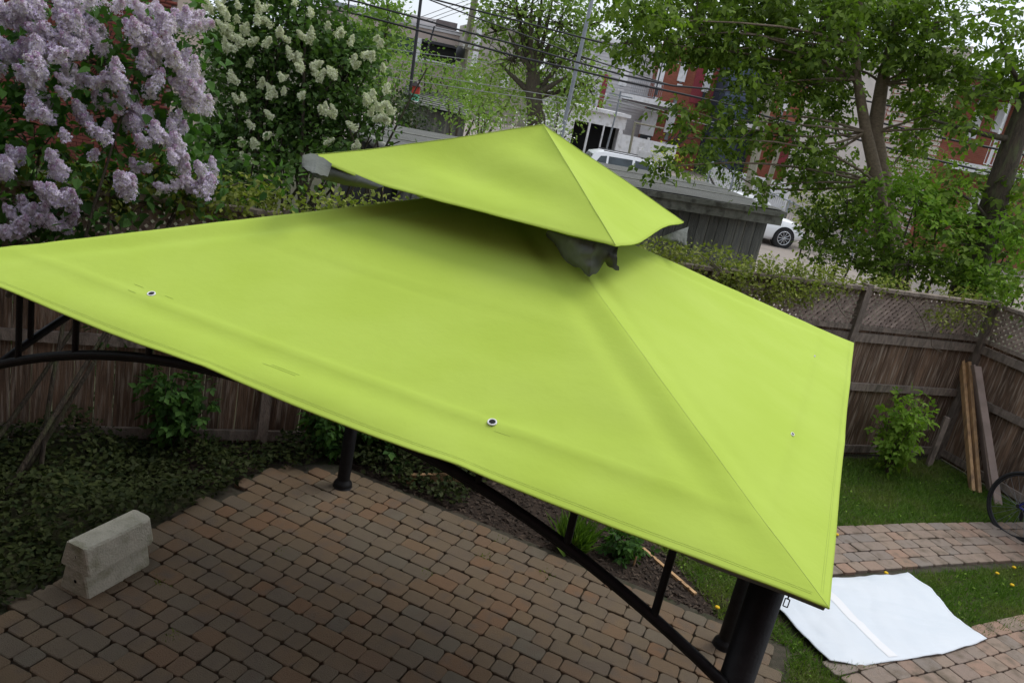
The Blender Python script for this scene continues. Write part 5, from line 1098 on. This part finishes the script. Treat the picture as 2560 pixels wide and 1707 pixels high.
blobsP = [(150, 70, 150, 90), (60, 60, 80, 80), (270, 250, 105, 150), (230, 420, 75, 130), (240, 560, 55, 80), (225, 690, 60, 55), (315, 680, 45, 40), (20, 330, 50, 120), (100, 330, 60, 60), (20, 430, 30, 60), (430, 110, 60, 90), (480, 230, 90, 110), (580, 150, 45, 60), (600, 250, 45, 80), (440, 30, 50, 40), (560, 20, 60, 40),
  (850, 200, 120, 90), (1000, 130, 90, 80), (1150, 90, 70, 100), (900, 330, 110, 110), (1050, 290, 90, 90), (1130, 400, 90, 100), (1180, 540, 95, 110), (870, 60, 60, 50), (440, 490, 80, 70), (590, 510, 40, 45), (690, 490, 75, 55), (800, 590, 60, 60), (720, 620, 50, 50), (550, 680, 60, 70), (625, 620, 35, 40), (830, 740, 60, 70), (890, 720, 40, 40), (1070, 730, 40, 40), (1110, 790, 40, 30), (1000, 820, 70, 35), (890, 850, 50, 45), (920, 530, 50, 45), (650, 800, 50, 60), (410, 830, 30, 30),
  (1090, 900, 50, 60), (1100, 990, 50, 60), (1050, 1090, 40, 50), (1130, 1110, 50, 40), (1210, 1150, 80, 45), (1290, 1050, 60, 45), (1250, 1030, 40, 30), (800, 1090, 60, 50), (790, 1160, 50, 50), (840, 1010, 35, 30), (930, 1000, 30, 30), (370, 1040, 60, 55), (340, 950, 30, 30), (110, 960, 60, 60), (40, 1010, 50, 50), (350, 1190, 40, 60), (430, 1190, 70, 60), (120, 1290, 60, 60), (60, 1370, 60, 50), (170, 1370, 60, 50), (250, 1290, 40, 50), (330, 1360, 40, 35), (430, 1340, 40, 45), (30, 1400, 30, 30), (1260, 660, 30, 25), (700, 30, 30, 25), (830, 20, 60, 25), (560, 930, 30, 25)]
lil = thing('lilac_bush', 'purple lilac bush in full bloom in front of the brick building', 'bush', (-3.1, 4.9, 0))
cl = []; cnt = 0
def YL(x, y): return 5.35+.0011*x+(500-y)*.0006
for x, y, rx, ry in blobsP:
    x, y, rx, ry = x/2.45, y/2.45, rx/2.45, ry/2.45; Y = YL(x, y)+.25*noise.noise(Vector((x*.01, y*.01, 0)))
    n = max(1, int(round(rx*ry*pi/500)))
    for k in range(n):
        a = random.random()*2*pi; r_ = sqrt(random.random())*.85 if n > 1 else 0; px, py = x+rx*r_*cos(a), y+ry*r_*sin(a)+ry*.1
        c = Q(px, py+16, Y+random.uniform(-.12, .15)); z = random.uniform(-.5, .5); d = Vector((random.gauss(.1, .45), random.gauss(-.45, .3), random.uniform(.35, 1.1))).normalized()
        s_ = random.uniform(.75, 1.15); o = link('flower_cluster', random.choice(PM), lil, c, d.to_track_quat('Z', 'Y').to_euler(), (s_*.88, s_*.88, s_*.85)); cnt += 1
        cl.append(c+np.array([0, .12, -.1]))
print('panicles', cnt)
blL = [blob(x, y, rx, ry, YL(x, y)+.32, .25) for x, y, rx, ry in [(-260, 250, 160, 220), (-250, 550, 150, 120), (80, 570, 120, 40), (230, 540, 100, 40), (370, 510, 90, 40), (480, 485, 70, 35), (580, 465, 60, 25), (660, 450, 50, 20), (80, 180, 110, 160), (250, 160, 130, 140), (420, 160, 90, 130), (100, 380, 130, 110), (280, 350, 110, 100), (430, 330, 80, 110), (90, 500, 120, 70), (280, 470, 110, 60), (430, 440, 80, 60), (490, 430, 40, 50), (180, 20, 240, 60), (-60, 300, 100, 250), (60, 590, 120, 40)]]  # leaf masses beyond the left edge are added to shade the patio
c2, idx = clumps(blL, 75, .2); limbs = []; b = MB(); base = np.array([-3.1, 4.9, 0])
for k, q in enumerate(blL):
    if k % 4 == 1: b.tube(curve(base+np.array([random.uniform(-1.2, .6), random.uniform(-.1, .5), 0]), q[0]+RNG.normal(size=3)*.2, .06, 8), list(np.linspace(.02, .006, 8)), 6)
b.build('stems', 'bark', lil)
V, Fc = foliage(c2, 6, .10, .075, 'heart', droop=.5, up=.5); npmesh('foliage', V, Fc, 'lf_lilac', lil, kind='stuff')
twigs(lil, c2, idx, blL, .006, .003, 'bark', 'twigs')
LM = [MB() for _ in range(3)]; lfm = []
for k in range(3):
    Vv, Ff = orient(np.zeros((1, 3)), np.array([[1.0, 0, 0]]), np.array([[0, 0, 1.0]]), np.array([1.0]), 'heart'); Vv[:, 2] *= .6+.8*k; me = bpy.data.meshes.new('leaf'); me.from_pydata(Vv.tolist(), [], Ff.tolist()); me.materials.append(M['lf_lilac']); lfm.append(me)
for k in range(260):
    c = random.choice(cl)+RNG.normal(size=3)*[.12, .06, .12]; s_ = random.uniform(.065, .095)
    link('leaf', random.choice(lfm), lil, c, (random.gauss(0, .6), random.uniform(0, .9), random.uniform(-2.8, -.3)), (s_, s_, s_))
# --- unseen hedge added to darken the left yard; dark shrubs behind the left fence
bl = [(np.array([-4.6+.10*k*0, y, z]), np.array([.55, .6, .6])) for k, y in enumerate(np.arange(.2, 6.4, .8)) for z in (.6, 1.5, 2.4)]
tree('hedge', 'unseen dense hedge added along the left side to darken the yard', 'hedge', (-4.6, 3, 0), [], bl, 45, 15, .13, 'lf_lilac', .10, 'heart', fol='foliage')
for lab, l in (('dark leafy shrub behind the fence under the purple lilac', [(60, 480, 130, 70, 8.2, .6), (240, 450, 120, 70, 8.4, .6), (420, 420, 100, 70, 8.6, .6)]), ('dark leafy shrub behind the fence under the cream flowered bush', [(560, 430, 90, 60, 9.2, .6), (690, 420, 90, 50, 9.4, .6), (800, 390, 60, 40, 9.5, .5)])):
    bl = [blob(*a) for a in l]; bs = bl[1][0]*[1, 1, 0]; tree('shrub', lab, 'shrub', bs, [(curve(bs, q[0], .05, 6), list(np.linspace(.03, .01, 6))) for q in bl], bl, 60, 14, .13, 'lf_white', .075, 'heart', group='dark shrubs behind the left fence', fol='foliage')
# --- cream lilac
CM = [panicle_mesh('flower_cluster', .15+.02*k, .042, 330, 'cream', 'cream', 20+k) for k in range(3)]
ptsW = [(70, 60), (90, 90), (150, 25), (170, 50), (190, 90), (215, 130), (200, 70), (60, 170), (110, 215), (190, 225), (205, 200), (260, 210), (290, 145), (330, 215), (360, 240), (270, 290), (250, 270), (300, 310), (210, 355), (230, 375), (310, 345), (290, 370), (350, 320), (385, 320), (310, 45), (470, 70), (490, 40), (450, 130), (455, 170), (560, 190), (625, 255), (705, 300), (510, 330), (25, 445), (385, 490), (735, 420), (755, 455), (795, 500), (810, 530), (720, 440), (870, 500), (900, 480), (820, 275), (880, 275), (855, 320), (875, 105), (1060, 260), (1110, 245), (1170, 330), (1380, 285), (1410, 335), (1270, 420), (1300, 410), (1200, 480), (1205, 505), (1330, 450), (1440, 525), (920, 570), (930, 610), (1065, 560), (1068, 590), (240, 590), (245, 620), (297, 630), (475, 655), (620, 600), (650, 600), (570, 700), (600, 725), (655, 715), (535, 745), (310, 780), (345, 770), (775, 740), (945, 840), (970, 870), (1060, 860), (1070, 890), (570, 900), (415, 980), (1230, 990), (980, 1100), (340, 1110), (420, 1140), (450, 1130), (330, 1220), (370, 1250), (405, 1250), (1200, 1130), (1240, 1130), (1450, 700), (1350, 745), (1310, 800), (1340, 780), (1430, 800), (1400, 850), (1430, 845), (1330, 880), (1370, 910), (1500, 870), (1520, 860), (1440, 920), (1470, 950), (1480, 930), (1410, 900), (510, 1050), (740, 15), (1000, 190)]
wl = thing('lilac_bush', 'tall green bush with cream white flower panicles beside the purple lilac', 'bush', tuple(Q(700, 460, 10.8)*[1, 1, 0]))
for x, y in ptsW:
    px, py = 500+x/3.137, y/3.137; c = Q(px, py+10, 9.7+random.uniform(-.15, .15)); d = Vector((random.gauss(0, .6), random.gauss(-.35, .3), random.uniform(.3, 1))).normalized(); s_ = random.uniform(.85, 1.2)
    link('flower_cluster', random.choice(CM), wl, c, d.to_track_quat('Z', 'Y').to_euler(), (s_*.8, s_*.8, s_*.75))
blW = [blob(*a) for a in [(600, 90, 110, 120, 10.6, .8), (760, 110, 120, 110, 10.6, .8), (860, 190, 90, 100, 10.6, .7), (640, 240, 120, 110, 10.6, .8), (780, 290, 120, 90, 10.6, .8), (905, 270, 60, 55, 10.4, .5), (560, 340, 90, 90, 10.7, .7), (680, 380, 110, 50, 10.6, .6), (890, 130, 60, 60, 10.8, .5), (700, -20, 180, 60, 10.6, .8), (960, 300, 30, 25, 10.2, .3), (560, 440, 70, 40, 10.2, .4), (850, 340, 60, 30, 10.4, .4)]]
b = MB(); base = Q(700, 470, 10.8)*[1, 1, 0]
for q in blW:
    for j in range(3): b.tube(curve(base+np.array([random.uniform(-1.2, 1.2), random.uniform(-.4, .4), 0]), q[0]+RNG.normal(size=3)*.3, .07, 8), list(np.linspace(.035, .008, 8)), 6)
b.build('stems', 'bark', wl); c2, idx = clumps(blW, 120, .35); V, Fc = foliage(c2, 15, .12, .066, 'heart', droop=.3, up=.6); npmesh('foliage', V, Fc, 'lf_white', wl, kind='stuff'); twigs(wl, c2, idx, blW, .006, .003, 'bark', 'twigs')
# --- middle multi-stemmed tree
YT = 38
limbs = []; stem = [Q(1340, 330, YT)*[1, 1, 0], Q(1342, 300, YT), Q(1334, 240, YT), Q(1332, 180, YT)]
limbs.append((stem, [.50, .42, .36, .30]))
for x, y, d in ((1290, -20, 0), (1315, -20, .5), (1335, -20, -.5), (1355, -20, .5), (1385, -20, 0), (1400, 60, .6), (1270, 80, -.6), (1345, 20, 0), (1300, 30, .3), (1430, 120, .3), (1250, 160, 0), (1480, 200, .4), (1420, 190, -.5)): 
    s0 = stem[3] if y < 100 else stem[2]; limbs.append((curve(s0, Q(x, y, YT+d), .05, 8), list(np.linspace(.17, .03, 8))))
bl = [blob(*a) for a in [(1300, 40, 110, 70, YT, 2.2), (1400, 60, 80, 60, YT, 2), (1240, 80, 60, 60, YT, 1.5), (1440, 140, 70, 60, YT, 1.5), (1380, 150, 80, 70, YT+1, 2), (1280, 150, 70, 60, YT, 1.5), (1470, 220, 50, 50, YT, 1), (1420, 240, 60, 40, YT, 1), (1480, 60, 60, 60, YT, 1.3), (1340, -30, 160, 60, YT, 2)]]
mt_, cl_, idx = tree('multi_stem_tree', 'spring tree with many slim upright stems behind the canopy peak', 'tree', stem[0], limbs, bl, 6.0, 16, .34, 'lf_pale', .21, 'diamond', 'bark'); twigs(mt_, cl_, idx, bl, .03, .012, 'bark')
# --- far greenery
def shrubs(label, lst, leaf, dens_, size, name='shrub', cat='shrub', group='shrubs along the lane', per=14, spr=.3, trunk=.08, shape='diamond'):
    dens = dens_*2.4; bl = [blob(*a) for a in lst]; c = bl[0][0]; base = np.array([c[0], c[1], 0.0]); limbs = [(curve(base, q[0], .04, 6), list(np.linspace(trunk, trunk*.3, 6))) for q in bl]
    return tree(name, label, cat, base, limbs, bl, dens, per, spr, leaf, size, shape, group=group, fol='foliage')
shrubs('tall conical light green tree at the left of the sky gap', [(965, 60, 55, 60, 55, 2), (960, 110, 62, 40, 55, 2), (970, 10, 40, 50, 55, 1.6), (900, 90, 40, 50, 56, 2)], 'lf_mid', 2.4, .3, 'conical_tree', 'tree', None, spr=.45, trunk=.2)
shrubs('light green shrub mass left of the black pole', [(930, 170, 50, 40, 30, 1.5), (990, 190, 50, 45, 31, 1.5), (960, 235, 50, 35, 28, 1.5), (1010, 150, 40, 40, 33, 1.5), (900, 200, 40, 60, 29, 1.5)], 'lf_mid', 7, .14)
shrubs('light green shrub mass right of the black pole', [(1080, 190, 50, 35, 34, 1.5), (1125, 205, 50, 35, 35, 1.5), (1065, 150, 20, 30, 34, 1), (1170, 225, 50, 40, 34, 1.5), (1115, 170, 25, 25, 34, 1)], 'lf_mid', 6, .15)
shrubs('pale green shrubs between the grey pole and the multi-stemmed tree', [(1230, 190, 60, 55, 42, 1.8), (1290, 220, 60, 50, 41, 1.8), (1200, 250, 60, 35, 36, 1.8), (1270, 270, 70, 30, 36, 1.8), (1180, 180, 40, 40, 44, 1.5)], 'lf_pale', 4.5, .18)
shrubs('bushy saplings in front of the small garage', [(1150, 270, 50, 35, 26, 1.2), (1185, 300, 40, 25, 25, 1), (1230, 290, 50, 25, 27, 1.2), (1120, 250, 25, 30, 27, .8)], 'lf_mid', 8, .13)
shrubs('dark yellow-green cedar mound behind the left end of the shed', [(1010, 275, 50, 35, 20, 1.2), (1040, 300, 40, 25, 19.5, 1), (985, 250, 40, 25, 20.5, 1)], 'lf_dark', 26, .09, spr=.14)
shrubs('green shrubs right of the multi-stemmed tree', [(1400, 280, 50, 30, 42, 1.5), (1440, 250, 50, 30, 44, 1.5), (1390, 230, 50, 40, 45, 1.5), (1430, 330, 22, 25, 36, .8)], 'lf_pale', 4.5, .17)
for lab, l in (('white flowering bush left of the canopy peak', [(1215, 312, 26, 16, 24, .5), (1290, 310, 30, 14, 26, .5)]), ('white flowering bush right of the canopy peak', [(1390, 318, 32, 26, 24, .6), (1370, 305, 22, 20, 25, .5)])):
    bl = [blob(*a) for a in l]; c = bl[0][0]; bs = c*[1, 1, 0]; tt, cl_, idx = tree('flowering_bush', lab, 'bush', bs, [(curve(bs, q[0], .04, 6), list(np.linspace(.03, .01, 6))) for q in bl], bl, 22, 10, .14, 'lf_mid', .07, 'diamond', group='white flowering bushes', fol='foliage')
    V, Fc = foliage(cl_+RNG.normal(size=cl_.shape)*.05, 9, .16, .075, 'diamond'); npmesh('blossom', V, Fc, 'whiteflower', tt, kind='stuff')
shrubs('golden leaved bush behind the parked car', [(1672, 392, 26, 14, 36, .6), (1650, 400, 20, 10, 36, .5)], 'yellowbush', 16, .12, group=None)
shrubs('small green shrub at the chain link fence', [(1850, 455, 24, 20, 32, .6), (1765, 425, 30, 16, 33, .6)], 'lf_maple', 16, .11)
shrubs('ochre shrub beside the white hatchback', [(2030, 530, 36, 30, 29, .8), (2060, 500, 40, 26, 30, .8)], 'lf_vine', 14, .12)
shrubs('mottled shrub before the cream house', [(2180, 480, 60, 50, 34, 1), (2120, 470, 50, 40, 36, 1), (2350, 420, 60, 40, 33, 1), (2260, 430, 60, 50, 34, 1)], 'lf_maple', 8, .13)
shrubs('dark green hedge beyond the leaning tree at the right edge', [(2540, 480, 60, 60, 26, 1.5), (2480, 560, 60, 60, 25, 1.5), (2560, 600, 60, 80, 24, 1.5), (2400, 560, 70, 60, 27, 1.2), (2620, 400, 80, 120, 26, 1.5)], 'lf_maple', 9, .13)
# far tree line
far = []
for k in range(46):
    x = -160+k*9+random.uniform(-3, 3); y = 190+random.uniform(-25, 25); h = random.uniform(4, 7); far.append((np.array([x, y, h*.55]), np.array([6.5, 4, h*.55])))
cl_, idx = clumps(far, .6); V, Fc = foliage(cl_, 14, .9, .8, 'diamond'); npmesh('distant_trees', V, Fc, 'lf_mid', label='distant line of trees on the horizon', cat='trees', kind='stuff')
# chain link fence by the lane
cf = thing('chain_link_fence', 'galvanised chain link fence by the lane behind the shed', 'fence', tuple(Q(1880, 460, 31)*[1, 1, 0])); ps = [(1838, 428, 31.5), (1782, 402, 32.5), (1910, 470, 30.5), (1975, 500, 29.5), (2060, 540, 29), (2150, 580, 28)]
ps.sort(); tops = [Q(*p) for p in ps]
for p in tops: b = MB(); b.tube([p*[1, 1, 0], p], .035, 8); b.build('post', 'metal', cf)
for a, b_ in zip(tops[:-1], tops[1:]):
    b = MB(); b.tube([a-[0, 0, .05], b_-[0, 0, .05]], .025, 6); b.tube([a-[0, 0, .9], b_-[0, 0, .9]], .012, 5); b.build('rail', 'metal', cf)
    b = MB(); n = 14
    for k in range(n):
        for sg_ in (0, 1): q0 = a+(b_-a)*(k+sg_)/n; q1 = a+(b_-a)*(k+1-sg_)/n; b.tube([q0-[0, 0, .08], q1-[0, 0, 1.2]], .005, 3, cap=False)
    o = b.build('mesh', 'metal', cf); o['kind'] = 'stuff'
